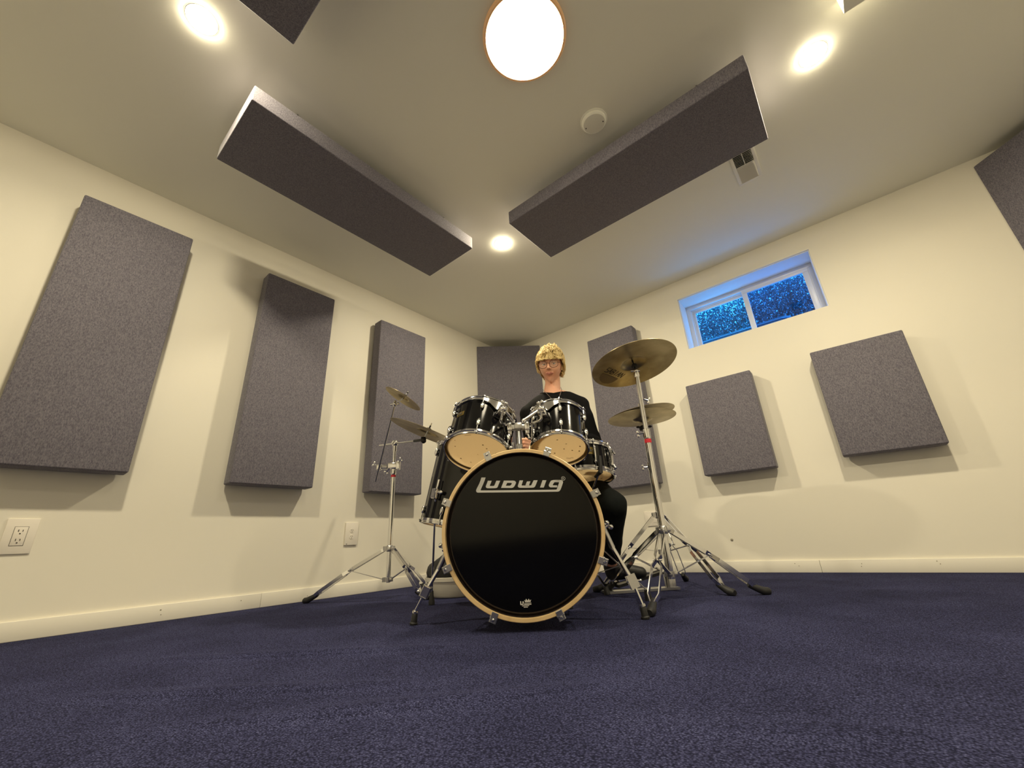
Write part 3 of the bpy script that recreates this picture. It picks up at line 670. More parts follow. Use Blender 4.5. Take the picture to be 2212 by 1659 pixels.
for i in range(8):
    t = math.radians(67.5-45*i); e = ku*math.cos(t)+kv*math.sin(t); tt = ku*-math.sin(t)+kv*math.cos(t)
    for h, s in ((0, 1), (dk, -1)):
        bm = B()
        c0 = kc+back*(h-s*.0195)+e*(Rk+.004)
        box(bm, c0+back*(-s*.001)+e*.006, .008, .010, .0018, (e, tt, back), .0015)        # lip over the front of the hoop
        box(bm, kc+back*(h-s*.001)+e*(Rk+.0172), .0022, .0125, .0195, (e, tt, back), .0012)
        box(bm, kc+back*(h-s*.012)+e*(Rk+.024), .008, .010, .006, (e, tt, back), .002)
        cl = part('claw', bm, M['satin'], r)
        bm = B(); lathe(bm, kc+back*(h-s*.018)+e*(Rk+.024), back*-s, [(0, .009), (.003, .009), (.0058, .005), (.0062, -.001), (0, -.001)], 12); cyl(bm, kc+back*(h-s*.01)+e*(Rk+.022), kc+back*(h+s*.10)+e*(Rk+.016), .003, seg=8)
        part('tension_bolt', bm, M['chrome'], cl)
        bm = B(); lathe(bm, kc+back*(h+s*.125)+e*(Rk+.008), back*s, [(0, -.03), (.006, -.028), (.0105, -.01), (.011, .006), (.008, .022), (0, .03)], 12); part('lug', bm, M['chrome'], r)
# lettering on the front head: strokes in the drawing plane of the logo
def LP(x, y): return kc+ku*(-.1638+.0003095*(x-545)-.0000092*(y-632))+kv*(.1421-.0000194*(x-545)-.000306*(y-632))+kn*.0042
def lpoly(bm, pts): poly(bm, [LP(*p) for p in pts])
def ribbon(bm, left, right):
    for i in range(len(left)-1): lpoly(bm, [left[i], left[i+1], right[i+1], right[i]])
bm = B()
# L: slanted stem, rounded foot and the long underline that joins the tail of the g
ribbon(bm, [(612, 452), (600, 490), (583, 530), (562, 570), (548, 598), (546, 614), (552, 625), (566, 632), (700, 631), (1000, 628), (1300, 624), (1520, 621), (1540, 616)],
           [(664, 452), (652, 488), (635, 528), (617, 567), (606, 592), (602, 600), (602, 604), (606, 606), (700, 606), (1000, 603), (1300, 600), (1505, 597), (1512, 594)])
part('letter', bm, M['silver'], fh, smooth=False)
bm = B()   # u
ribbon(bm, [(690, 491), (680, 520), (668, 548), (664, 562), (670, 574), (684, 580), (720, 581), (770, 580), (796, 577), (808, 568), (822, 535), (842, 491)],
           [(738, 491), (727, 520), (716, 543), (714, 548), (715, 551), (719, 553), (735, 553), (755, 553), (766, 551), (770, 546), (780, 525), (794, 491)])
part('letter', bm, M['silver'], fh, smooth=False)
bm = B()   # D
ribbon(bm, [(886, 490), (1000, 490), (1022, 496), (1032, 510), (1028, 528), (1010, 560), (995, 573), (975, 578), (850, 577), (886, 490)],
           [(925, 517), (970, 517), (978, 519), (981, 524), (978, 532), (968, 545), (961, 549), (953, 551), (908, 551), (925, 517)])
part('letter', bm, M['silver'], fh, smooth=False)
bm = B()   # w
ribbon(bm, [(1075, 488), (1064, 520), (1054, 548), (1052, 560), (1060, 571), (1076, 576), (1150, 576)], [(1118, 488), (1108, 516), (1099, 540), (1098, 544), (1100, 547), (1105, 549), (1150, 549)])
ribbon(bm, [(1150, 576), (1210, 575), (1240, 573), (1256, 564), (1272, 532), (1292, 487)], [(1150, 549), (1190, 549), (1208, 548), (1214, 543), (1228, 518), (1244, 487)])
ribbon(bm, [(1164, 500), (1150, 530), (1140, 560)], [(1206, 500), (1192, 530), (1182, 560)])
part('letter', bm, M['silver'], fh, smooth=False)
bm = B(); lpoly(bm, [(1350, 487), (1396, 487), (1361, 573), (1315, 573)]); part('letter', bm, M['silver'], fh, smooth=False)   # i
bm = B()   # g
ribbon(bm, [(1560, 483), (1480, 484), (1450, 492), (1434, 515), (1420, 545), (1424, 562), (1440, 571), (1520, 571)], [(1535, 511), (1497, 511), (1487, 513), (1480, 522), (1468, 540), (1468, 544), (1474, 547), (1520, 547)])
ribbon(bm, [(1500, 483), (1560, 483), (1582, 490), (1592, 506), (1586, 528), (1568, 572), (1556, 598), (1540, 616)], [(1500, 511), (1520, 511), (1538, 511), (1544, 514), (1540, 526), (1528, 556), (1519, 578), (1510, 596)])
part('letter', bm, M['silver'], fh, smooth=False)
bm = B(); cx_, cy_ = 1596, 467
ring = [(cx_+24*math.cos(2*PI*k/20), cy_+24*math.sin(2*PI*k/20)) for k in range(21)]; ring2 = [(cx_+20*math.cos(2*PI*k/20), cy_+20*math.sin(2*PI*k/20)) for k in range(21)]
ribbon(bm, ring, ring2)
lpoly(bm, [(1588, 457), (1592, 457), (1592, 479), (1588, 479)]); ribbon(bm, [(1588, 456), (1598, 456), (1604, 462), (1598, 468), (1588, 468)], [(1588, 459), (1596, 459), (1600, 462), (1596, 465), (1588, 465)]); lpoly(bm, [(1594, 467), (1598, 467), (1605, 479), (1601, 479)])
part('registered_mark', bm, M['silver'], fh, smooth=False)
bm = B()   # little crown mark near the bottom
def CP(x, y): return kc+ku*(-.0026+(x-980)*.0000392)+kv*(-.2343-(y-850)*.0000392)+kn*.0042
cpoly = lambda pts: poly(bm, [CP(*p) for p in pts])
cpoly([(930, 750), (850, 570), (960, 650), (950, 750)]); cpoly([(950, 750), (960, 600), (1040, 480), (1110, 600), (1110, 750)]); cpoly([(1110, 750), (1110, 610), (1180, 600), (1250, 480), (1330, 610), (1340, 750)]); cpoly([(1340, 750), (1330, 640), (1460, 560), (1400, 750)])
for (xa, xb, ya, yb) in ((850, 1460, 800, 830), (820, 1460, 880, 960), (640, 1260, 1010, 1060), (780, 1140, 1110, 1170)): cpoly([(xa, ya), (xb, ya), (xb, yb), (xa, yb)])
cpoly([(500, 660), (580, 660), (590, 860), (520, 960), (490, 900)]); cpoly([(520, 960), (560, 870), (700, 870), (820, 960)]); cpoly([(690, 680), (810, 680), (800, 860), (690, 860)])
part('maker_mark', bm, M['whiteprint'], fh, smooth=False)
# spurs
def spur(top, clamp, foot, side):
    d = (foot-top).normalized()
    bm = B(); lathe(bm, top, side, [(0, -.03), (.022, -.03), (.022, -.01), (.014, .004), (0, .004)], 16); cyl(bm, top-d*.01, top+d*.075, .0105); s_ = part('spur', bm, M['satin'], r)
    bm = B(); cyl(bm, top+d*.07, clamp, .0085); part('outer_tube', bm, M['chrome'], s_)
    bm = B(); bar(bm, clamp-d*.018, clamp+d*.022, .026, .020, side, .004); cyl(bm, clamp-side*.022, clamp+side*.03, .0045, seg=8); ball(bm, clamp+side*.03, .006, 8); part('height_clamp', bm, M['satin'], s_)
    bm = B(); cyl(bm, clamp, foot+EZ*.035-d*.01, .0055); part('inner_rod', bm, M['chrome'], s_)
    f = Vector((foot.x, foot.y, 0)); dd = Vector((d.x, d.y, 0))
    bm = B(); lathe(bm, f+EZ*.001, (EZ-d*.0-dd*.3).normalized(), [(0, 0), (.015, .0), (.016, .006), (.0125, .010), (.0115, .036), (.009, .040), (0, .040)], 16); part('rubber_foot', bm, M['rubber'], s_)
    bm = B(); lathe(bm, f+EZ*.044-dd*.012, -d, [(0, -.004), (.011, -.004), (.011, .004), (0, .004)], 14); part('lock_ring', bm, M['satin'], s_)
    bm = B(); wb = top+side*.02+EZ*.014; cyl(bm, top, wb, .005, seg=8); ball(bm, wb+EZ*.008-KR*.006, .010, 10); ball(bm, wb-EZ*.008+KR*.008, .010, 10); part('wing_bolt', bm, M['chrome'], s_)
spur(K(-.300, 1.80, .262), K(-.383, 1.80, .120), K(-.436, 1.834, 0), -KR)
spur(K(.330, 1.73, .312), K(.406, 1.700, .125), K(.432, 1.690, 0), KR)
# tom mount on top of the bass drum
mt_ = root('tom_mount', 'chrome double tom mount post rising from the bass drum', 'tom mount', K(.018, 1.78, .59))
bm = B(); cyl(bm, K(.0175, 1.79, .585), K(.018, 1.845, .755), .0135, seg=16)
part('post', bm, M['satin'], mt_)
bm = B(); cyl(bm, K(.0175, 1.806, .636), K(.0178, 1.822, .684), .0150, seg=16); part('memory_lock', bm, M['chrome'], mt_)
bm = B(); lathe(bm, K(.0175, 1.785, .592), EZ, [(0, 0), (.032, 0), (.030, .012), (.018, .022), (0, .022)], 20); part('base_plate', bm, M['chrome'], mt_)
ax_ = (KR, KF, EZ)
bm = B(); box(bm, K(.018, 1.845, .773), .044, .014, .012, ax_, .004); box(bm, K(.018, 1.838, .775), .018, .020, .015, ax_, .004); part('block', bm, M['satin'], mt_)
for s in (-1, 1):
    c = K(.018+s*.040, 1.838, .774)
    bm = B(); box(bm, c, .011, .018, .019, ax_, .004); box(bm, c-EZ*.026, .009, .013, .010, ax_, .003); part('clamp', bm, M['chrome'], mt_)
    bm = B(); cyl(bm, c+EZ*.014, c+EZ*.032+KF*.01, .0045, seg=8)
    for q in (-1, 1): ball(bm, c+EZ*.036+KF*.01+KR*q*.009, .0085, 8, ax_, (1, .45, .8))
    part('wing_nut', bm, M['chrome'], mt_)
    bm = B(); cyl(bm, c-EZ*.03, c-EZ*.052+KR*s*.006, .005, seg=8); ball(bm, c-EZ*.055+KR*s*.006, .008, 8); part('hinge_bolt', bm, M['chrome'], mt_)
for pa, pb, rr_ in ((LB+EZ*.008+KF*.02, K(-.004, 1.835, .800), .0085), (RB+EZ*.004+KF*.02, K(.044, 1.835, .800), .0085)):
    bm = B(); cyl(bm, pa, pb, rr_, seg=12); ball(bm, pb, rr_*1.25, 10); part('tilt_arm', bm, M['chrome'], mt_)
bm = B(); cyl(bm, K(-.012, 1.825, .70), K(-.012, 1.835, .66), .010, seg=10); ball(bm, K(-.022, 1.825, .675), .011, 10); part('drum_key_bolt', bm, M['chrome'], mt_)

# ------------------------------------------------------------------ cymbals and stands
def cym_prof(R, bellr, bellh, th=.0014):
    p = [(.006, bellh)]
    for k in range(1, 6): t = k/5; p.append((.006+(bellr-.006)*t, bellh*math.cos(t*PI/2)**.8+.010*(1 if False else 1)*(1-0)))
    base = .010
    p = [(.006, base+bellh), (bellr*.45, base+bellh*.93), (bellr*.75, base+bellh*.68), (bellr*.93, base+bellh*.30), (bellr*1.03, base+bellh*.02), (bellr*1.15, base-.0008)]
    for k in range(1, 9): t = k/8; rr = bellr*1.15+(R-bellr*1.15)*t; p.append((rr, (base-.0008)*(1-t**1.5)))
    return p+[(a, h-th) for a, h in p[::-1]]
def cymbal(name, c, n, R, label, group='cymbals', flip=1, bell=.28, parent=None, bh=.018):
    n = n.normalized(); r = parent or root(name, label, 'cymbal', c, group)
    bm = B(); lathe(bm, c-n*.008*flip, n*flip, cym_prof(R, R*bell, bh), 96, closed=True)
    uv = bm.loops.layers.uv.new('UVMap')
    for f in bm.faces:
        for l in f.loops: d = l.vert.co-c; l[uv].uv = (d.length/R, 0)
    part('plate', bm, M['bronze'], r, sharp=1.2)
    return r
def felts(r, c, n, top=True):
    n = n.normalized(); bm = B(); lathe(bm, c-n*.004, n, [(0, -.022), (.016, -.022), (.0175, -.012), (.012, -.002), (.0045, 0)], 16); part('lower_felt', bm, M['rubber'], r)
    bm = B(); lathe(bm, c+n*.020, n, [(0, 0), (.016, 0), (.016, .008), (0, .008)], 16); part('upper_felt', bm, M['rubber'], r)
    bm = B(); cyl(bm, c+n*.028, c+n*.042, .006); s = perp(n)[0]
    for q in (-1, 1): ball(bm, c+n*.040+s*q*.010, .008, 8, (s, n, s.cross(n)), (1, .8, .4))
    part('wing_nut', bm, M['chrome'], r)

def tripod(st, c, collar, hub, feet, legs='double', footr=.016):
    """c = floor point of the tube, feet = floor points"""
    for ft in feet:
        d = (ft-c); d.z = 0; L = d.length; d.normalize(); s = EZ.cross(d)
        top = c+EZ*collar+d*.022; ank = ft+EZ*.032-d*.035; knee = top.lerp(ank, .50)+EZ*.012
        bm = B()
        if legs == 'double':
            for q in (-1, 1):
                pts = [top+s*q*.007, top.lerp(knee, .12)+s*q*.013, knee-(knee-top)*.12+s*q*.014, knee+s*q*.0045, knee+(ank-knee)*.16+s*q*.020, knee+(ank-knee)*.80+s*q*.021, ank+s*q*.004]
                for a, b in zip(pts, pts[1:]): bar(bm, a, b, .0044, .0185, s)
        lg = part('leg', bm, M['chrome'], st)
        dn = (ft+EZ*.018-ank).normalized(); f0 = ank-dn*.022
        bm = B(); sweep(bm, [f0-dn*.012, f0, ft+EZ*.016-d*.004, ft+EZ*.014+d*.018, ft+EZ*.013+d*.026], [.010, footr*.80, footr*1.12, footr*1.05, footr*.72], 14)
        for v_ in bm.verts: v_.co.z = max(v_.co.z, .001)
        part('rubber_foot', bm, M['rubber'], lg)
        bm = B(); cyl(bm, knee-s*.019, knee+s*.019, .0042, seg=8); part('rivet', bm, M['satin'], lg)
        bm = B(); bar(bm, c+EZ*hub+d*.018, knee, .017, .0035, s); part('brace', bm, M['chrome'], st)
    bm = B(); lathe(bm, c+EZ*(collar-.018), EZ, [(0, 0), (.019, 0), (.021, .006), (.021, .030), (.017, .036), (0, .036)], 20)
    for ft in feet:
        d = (ft-c); d.z = 0; d.normalize(); s = EZ.cross(d); box(bm, c+EZ*collar+d*.022, .012, .012, .011, (d, s, EZ), .003)
    part('collar', bm, M['satin'], st)
    bm = B(); lathe(bm, c+EZ*(hub-.012), EZ, [(0, 0), (.018, 0), (.018, .024), (0, .024)], 20)
    for ft in feet:
        d = (ft-c); d.z = 0; d.normalize(); s = EZ.cross(d); box(bm, c+EZ*hub+d*.020, .010, .010, .010, (d, s, EZ), .003)
    part('hub', bm, M['satin'], st)
def wingscrew(st, c, d, nm='wing_screw'):
    d = d.normalized(); bm = B(); cyl(bm, c, c+d*.030, .0045, seg=8); s = perp(d)[1]
    for q in (-1, 1): ball(bm, c+d*.034+s*q*.010, .009, 8, (s, d, s.cross(d)), (1, .8, .4))
    part(nm, bm, M['chrome'], st)
def joint(st, c, r0, h=.040, ring=None):
    bm = B(); lathe(bm, c, EZ, [(0, -h*.5), (r0, -h*.5), (r0*1.18, -h*.3), (r0*1.18, h*.45), (r0*.9, h*.5), (0, h*.5)], 20); part('tube_joint', bm, M['chrome'], st)
    if ring:
        bm = B(); lathe(bm, c-EZ*(h*.5+ring), EZ, [(0, 0), (r0*1.04, 0), (r0*1.04, ring), (0, ring)], 20); part('coloured_ring', bm, M['red'], st, label='red ring')

# tall cymbal on the right
c = K(.692, 2.130, 0)
st = root('cymbal_stand', 'tall chrome cymbal stand in front of the hi-hat at right', 'cymbal stand', c, 'cymbal stands')
bm = B(); cyl(bm, c+EZ*.085, c+EZ*.745, .0150, seg=20); part('lower_tube', bm, M['chrome'], st)
bm = B(); cyl(bm, c+EZ*.74, c+EZ*1.115, .0118, seg=20); part('upper_tube', bm, M['chrome'], st)
joint(st, c+EZ*.775, .0165, .055, .020)
wingscrew(st, c+EZ*.783-KR*.012, -KR-EZ*.15)
wingscrew(st, c+EZ*.97+KR*.010, KR-EZ*.4)
joint(st, c+EZ*1.11, .0125, .03)
tripod(st, c, .300, .106, [K(.470, 1.745, 0), K(1.098, 2.118, 0), K(.462, 2.540, 0)])
cc = K(.690, 2.145, 1.186); cn = K(-.104, .173, 1).normalized()
bm = B(); ball(bm, c+EZ*1.135, .014, 12); cyl(bm, c+EZ*1.115, c+EZ*1.14, .009); cyl(bm, c+EZ*1.135-KR*.03, c+EZ*1.135+KR*.02, .006); part('tilter', bm, M['chrome'], st)
bm = B(); cyl(bm, c+EZ*1.135, cc+cn*.055, .004, seg=8); part('spindle', bm, M['blackmetal'], st)
cy = cymbal('ride_cymbal', cc, cn, .2385, 'large bronze cymbal with black lettering under it, highest right')
felts(cy, cc, cn)
# lettering on its underside
U = (KR-cn*KR.dot(cn)).normalized(); V = cn.cross(U).normalized()
def under(pt):    # place a point given in the (U,V) plane just under the bow of the cymbal
    s, t = pt; rr = math.hypot(s, t); R_ = .2385; br = R_*.28*1.15; k = max(0, min(1, (rr-br)/(R_-br))); hgt = .0092*(1-k**1.5)-.008-.0014-.0009
    return cc+U*s+V*t+cn*hgt
def pix_to_uv(px, py):   # affine read off the photograph: points of the cymbal's own plane
    return px, py
letters = {'S': [[(1, 1), (0, 1), (0, .55), (1, .45), (1, 0), (0, 0)]], 'A': [[(0, 0), (.5, 1), (1, 0)], [(.25, .4), (.75, .4)]], 'B': [[(0, 0), (0, 1), (.8, .95), (.8, .55), (0, .5)], [(0, .5), (1, .4), (1, .05), (0, 0)]], 'I': [[(.5, 0), (.5, 1)]], 'N': [[(0, 0), (0, 1), (1, 0), (1, 1)]]}
P0, PX, PY = Vector((-.1644, .0333)), Vector((.0198, .0175)), Vector((.024, -.032))
for k, ch in enumerate('SABIAN'):
    bm = B(); org = P0+PX*k
    for L in letters[ch]:
        for a, b in zip(L, L[1:]):
            p = org+PX*.74*a[0]+PY*a[1]; q = org+PX*.74*b[0]+PY*b[1]; d = (q-p).normalized()*.0028; nn = Vector((-d.y, d.x))
            p = p-d*.5; q = q+d*.5
            poly(bm, [under(w_) for w_ in (p+nn, p-nn, q-nn, q+nn)])
    part('letter', bm, M['print'], cy, smooth=False)
bm = B(); m0 = Vector((-.122, .098))
arc = [Vector(p) for p in ((-.170, .048), (-.180, .066), (-.183, .090), (-.178, .118), (-.163, .145), (-.142, .165), (-.118, .174), (-.094, .171), (-.074, .155), (-.061, .139))]
for a, b in zip(arc, arc[1:]+arc[:1]):
    for k in range(5):
        f0, f1 = k/5, (k+1)/5; poly(bm, [under(m0.lerp(a, f0)), under(m0.lerp(a, f1)), under(m0.lerp(b, f1)), under(m0.lerp(b, f0))] if k else [under(m0), under(m0.lerp(a, f1)), under(m0.lerp(b, f1))])
part('print_patch', bm, M['patch'], cy, smooth=False)

# hi-hat
c = K(.800, 2.500, 0)
st = root('hi_hat_stand', 'chrome hi-hat stand with foot pedal behind the tall stand', 'hi-hat stand', c)
bm = B(); cyl(bm, c+EZ*.03, c+EZ*.66, .0135, seg=20); part('lower_tube', bm, M['chrome'], st)
bm = B(); cyl(bm, c+EZ*.65, c+EZ*.905, .0105, seg=20); part('upper_tube', bm, M['chrome'], st)
bm = B(); cyl(bm, c+EZ*.9, c+EZ*1.09, .003, seg=8); part('pull_rod', bm, M['satin'], st)
joint(st, c+EZ*.665, .0145, .045)
wingscrew(st, c+EZ*.66-KR*.012, -KR)
bm = B(); lathe(bm, c+EZ*.885, EZ, [(0, 0), (.024, 0), (.027, .010), (.027, .020), (.018, .030), (0, .036)], 20); part('seat_cup', bm, M['rubber'], st)
for q in (-1, 1):
    bm = B(); ball(bm, c+EZ*.905+KR*q*.036-KF*.01, .013, 8, ax_, (1, .5, .55)); part('seat_screw', bm, M['rubber'], st)
tripod(st, c, .385, .19, [K(.957, 2.150, 0), K(1.012, 2.851, 0), K(.412, 2.555, 0)])
bm = B(); lathe(bm, c+EZ*.010, EZ, [(0, 0), (.030, 0), (.030, .05), (.02, .09), (0, .09)], 20); part('pedal_frame', bm, M['satin'], st)
pd = (K(.50, 2.47, 0)-c).normalized(); ps = EZ.cross(pd)
bm = B(); box(bm, c+pd*.17+EZ*.008, .20, .045, .004, (pd, ps, EZ), .002); part('base_plate', bm, M['satin'], st, smooth=False)
bm = B(); up_ = (pd*.95-EZ*.20).normalized(); box(bm, c+pd*.17+EZ*.062, .135, .042, .005, (up_, ps, up_.cross(ps)), .002); part('footboard', bm, M['blackmetal'], st)
hn = K(.004, .004, 1).normalized()
c1, c2 = K(.781, 2.462, .953), K(.781, 2.462, .953)
c1 = K(.790, 2.480, .950)
lo = cymbal('hi_hat_cymbal', c1, hn, .2035, 'lower bronze hi-hat cymbal of the pair at right', 'hi-hat cymbals', flip=-1)
hi_c = c1+EZ*.040
hi = cymbal('hi_hat_cymbal', hi_c, K(-.11, .01, 1).normalized(), .2030, 'upper bronze hi-hat cymbal of the pair at right', 'hi-hat cymbals')
bm = B(); lathe(bm, hi_c+EZ*.022, EZ, [(0, 0), (.015, 0), (.015, .008), (.008, .012), (.008, .04), (0, .04)], 14); part('clutch', bm, M['chrome'], hi)

# left stand with boom cymbal and splash
c = K(-.808, 2.720, 0)
st = root('cymbal_stand', 'chrome boom cymbal stand standing left of the bass drum', 'cymbal stand', c, 'cymbal stands')
bm = B(); cyl(bm, c+EZ*.095, c+EZ*.735, .0140, seg=20); part('lower_tube', bm, M['chrome'], st)
bm = B(); cyl(bm, c+EZ*.73, c+EZ*.925, .0108, seg=20); part('upper_tube', bm, M['chrome'], st)
joint(st, c+EZ*.752, .0150, .040, .014)
tripod(st, c, .285, .111, [K(-1.318, 2.795, 0), K(-.560, 2.640, 0), K(-.66, 3.15, 0)])
tc_ = c+EZ*.942
bm = B(); ball(bm, tc_, .023, 16); cyl(bm, tc_-EZ*.055, tc_-EZ*.01, .0125, .016); cyl(bm, tc_-KF*.028, tc_+KF*.028, .012); part('boom_tilter', bm, M['chrome'], st)
be = K(-.548, 2.420, .882); bd = (be-tc_).normalized()
bm = B(); cyl(bm, tc_-bd*.26, be, .0052, seg=10); part('boom_arm', bm, M['satin'], st)
bm = B(); cyl(bm, be-bd*.12, be-bd*.01, .0085, seg=10); box(bm, be, .014, .014, .016, ax_, .005); ball(bm, be-EZ*.010, .013, 10); part('boom_end', bm, M['blackmetal'], st)
lc = K(-.517, 2.382, .915); ln = K(.426, -.019, 1).normalized()
bm = B(); cyl(bm, be, lc+ln*.062, .0038, seg=8); part('spindle', bm, M['satin'], st)
cy = cymbal('crash_cymbal', lc, ln, .229, 'medium bronze cymbal tilted behind the left rack tom')
bm = B(); lathe(bm, lc+ln*.020, ln, [(0, 0), (.014, 0), (.014, .007), (0, .007)], 14); cyl(bm, lc+ln*.027, lc+ln*.045, .005); part('upper_felt', bm, M['rubber'], cy)
# multi clamp and splash rod
cp = K(-.905, 2.725, .788)
bm = B(); box(bm, K(-.812, 2.712, .790), .030, .020, .020, ax_, .006); box(bm, K(-.775, 2.705, .790), .012, .016, .028, ax_, .004); part('clamp_body', bm, M['chrome'], st)
bm = B(); cyl(bm, K(-.845, 2.712, .782), cp+KR*.0, .012, seg=12); cyl(bm, K(-.845, 2.712, .795), cp+EZ*.01, .006, seg=10); box(bm, cp, .018, .016, .020, ax_, .007); part('clamp_arm', bm, M['chrome'], st)
wingscrew(st, K(-.83, 2.70, .775), (-KR*.7-EZ), 'clamp_wing'); wingscrew(st, cp+EZ*.008-KR*.01, (-KR+EZ*.6), 'clamp_wing')
wingscrew(st, K(-.785, 2.70, .81), (KR*.8+EZ*.5), 'clamp_wing')
rt_top = K(-.762, 2.520, 1.152); rb = K(-.914, 2.722, .742); rdn = (rt_top-rb).normalized()
bm = B(); cyl(bm, rb-rdn*.05, rt_top, .0058, seg=10); part('splash_rod', bm, M['satin'], st)
bm = B(); ball(bm, rt_top, .016, 12); cyl(bm, rt_top-KR*.028, rt_top+KR*.026, .008, seg=10); box(bm, rt_top+EZ*.012, .008, .008, .012, ax_, .003); part('splash_tilter', bm, M['chrome'], st)
sc_ = K(-.690, 2.460, 1.171); sn = K(.621, .085, 1).normalized()
bm = B(); cyl(bm, rt_top, sc_, .0042, seg=8); cyl(bm, sc_-sn*.01, sc_+sn*.050, .0036, seg=8); part('spindle', bm, M['satin'], st)
cy = cymbal('splash_cymbal', sc_, sn, .127, 'smallest bronze cymbal, highest on the left stand', bell=.3, bh=.012)
bm = B(); lathe(bm, sc_+sn*.012, sn, [(0, 0), (.010, 0), (.010, .010), (0, .010)], 12); ball(bm, sc_+sn*.040, .006, 8); part('wing_nut', bm, M['rubber'], cy)

# white tub with a black bag behind the bass drum
c = K(-.412, 2.800, 0)
r = root('plastic_tub', 'round ivory plastic tub on the floor behind the bass drum', 'tub', c)
bm = B(); lathe(bm, c, EZ, [(0, .002), (.150, .002), (.158, .010), (.176, .085), (.184, .088), (.186, .108), (.180, .110), (.176, .100), (.150, .012), (0, .010)], 48); part('bowl', bm, M['tub'], r)
r = root('gear_bag', 'black soft gear bag lying in the ivory tub', 'bag', c+EZ*.014)
bm = B(); bmesh.ops.create_icosphere(bm, subdivisions=4, radius=1)
for v_ in bm.verts:
    d = v_.co.copy(); k = 1+.10*noise.noise(d*2.2)+.04*noise.noise(d*6)
    z_ = max(-.62, d.z); v_.co = c+EZ*.118+Vector((d.x*(.178 if z_ > 0 else .178+.05*z_)*k, d.y*(.178 if z_ > 0 else .178+.05*z_)*k, z_*.125*k if z_ > 0 else z_*.13))
part('bag_body', bm, M['bag'], r)
bm = B(); sweep(bm, [c+EZ*.215-KR*.09+KF*-.03, c+EZ*.25-KR*.04-KF*.05, c+EZ*.25+KR*.03-KF*.05, c+EZ*.20+KR*.09-KF*.05], .006, 8); part('handle', bm, M['bag'], r)

# drum throne
c = K(.285, 2.600, 0)
r = root('drum_throne', 'black padded drum throne the person sits on', 'stool', c)
bm = B(); lathe(bm, c+EZ*.485, EZ, [(0, 0), (.150, 0), (.165, .012), (.168, .045), (.155, .065), (0, .072)], 40); part('seat', bm, M['bag'], r)
bm = B(); cyl(bm, c+EZ*.12, c+EZ*.49, .014); part('column', bm, M['chrome'], r)
for t in (1.2, 3.3, 5.4):
    d = KR*math.cos(t)+KF*math.sin(t); bm = B(); bar(bm, c+EZ*.30+d*.01, c+d*.24+EZ*.03, .016, .005, EZ.cross(d)); lg = part('leg', bm, M['chrome'], r)
    bm = B(); cyl(bm, c+d*.24+EZ*.001, c+d*.235+EZ*.04, .017, .012); part('rubber_foot', bm, M['rubber'], lg)

# bass drum pedal
c = K(.045, 2.02, 0)
r = root('bass_pedal', 'black and chrome bass drum pedal behind the bass drum', 'pedal', c)
bm = B(); box(bm, K(.05, 2.17, .008), .045, .16, .006, ax_, .002); part('base_plate', bm, M['blackmetal'], r)
bm = B(); Yp = (KF*.97-EZ*.22).normalized(); box(bm, K(.05, 2.17, .058), .036, .135, .004, (KR, Yp, KR.cross(Yp)), .002); part('footboard', bm, M['chrome'], r)
for s in (-1, 1):
    bm = B(); cyl(bm, K(.05+s*.045, 2.035, .012), K(.05+s*.04, 2.035, .21), .007); part('post', bm, M['chrome'], r)
bm = B(); cyl(bm, K(0.0, 2.035, .205), K(.10, 2.035, .205), .006); cyl(bm, K(.05, 2.035, .205), K(.05, 2.075, .31), .004); part('axle', bm, M['chrome'], r)
bm = B(); lathe(bm, K(.05, 2.10, .315), KF*-1, [(0, -.03), (.02, -.03), (.024, 0), (.02, .03), (0, .03)], 20); part('beater', bm, M['white_head'], r)

# ------------------------------------------------------------------ the drummer
def cap(bm, p0, p1, r0, r1, seg=14):
    p0, p1 = Vector(p0), Vector(p1)
    ball(bm, p0, r0, seg); ball(bm, p1, r1, seg); cyl(bm, p0, p1, r0, r1, seg)
def chain(bm, pts, rs, seg=14):
    for i in range(len(pts)-1): cap(bm, pts[i], pts[i+1], rs[i], rs[i+1], seg)
def loft(bm, secs, seg=28):
    rings = []
    for c, rx, ry, rot in secs:
        X = KR*math.cos(rot)+KF*math.sin(rot); Y = -KR*math.sin(rot)+KF*math.cos(rot)
        rings.append([bm.verts.new(c+X*rx*math.copysign(abs(math.cos(t))**.85, math.cos(t))+Y*ry*math.copysign(abs(math.sin(t))**.85, math.sin(t))) for t in [2*PI*k/seg for k in range(seg)]])
    for a, b in zip(rings, rings[1:]):
        for k in range(seg): bm.faces.new((a[k], a[(k+1) % seg], b[(k+1) % seg], b[k]))
    bm.faces.new(rings[0][::-1]); bm.faces.new(rings[-1])
def voxel(bm, size, smooth=4, noise_amp=0, noise_scale=1):
    bmesh.ops.recalc_face_normals(bm, faces=bm.faces)
    me = bpy.data.meshes.new('tmp'); bm.to_mesh(me); bm.free()
    o = bpy.data.objects.new('tmp', me); C.objects.link(o)
    q = o.modifiers.new('r', 'REMESH'); q.mode = 'VOXEL'; q.voxel_size = size
    q = o.modifiers.new('s', 'SMOOTH'); q.iterations = smooth; q.factor = 0.5
    dg = bpy.context.evaluated_depsgraph_get(); out = bpy.data.meshes.new_from_object(o.evaluated_get(dg))
    bpy.data.objects.remove(o); bpy.data.meshes.remove(me)
    b2 = bmesh.new(); b2.from_mesh(out); bpy.data.meshes.remove(out)
    if noise_amp:
        b2.normal_update()
        for v in b2.verts: v.co += v.normal*(noise_amp*noise.noise(v.co*noise_scale)+noise_amp*.5*noise.noise(v.co*noise_scale*2.3))
    return b2
HC = K(.258, 2.480, 1.345)
ty, tp, tr_ = math.radians(14), math.radians(15), math.radians(-2)
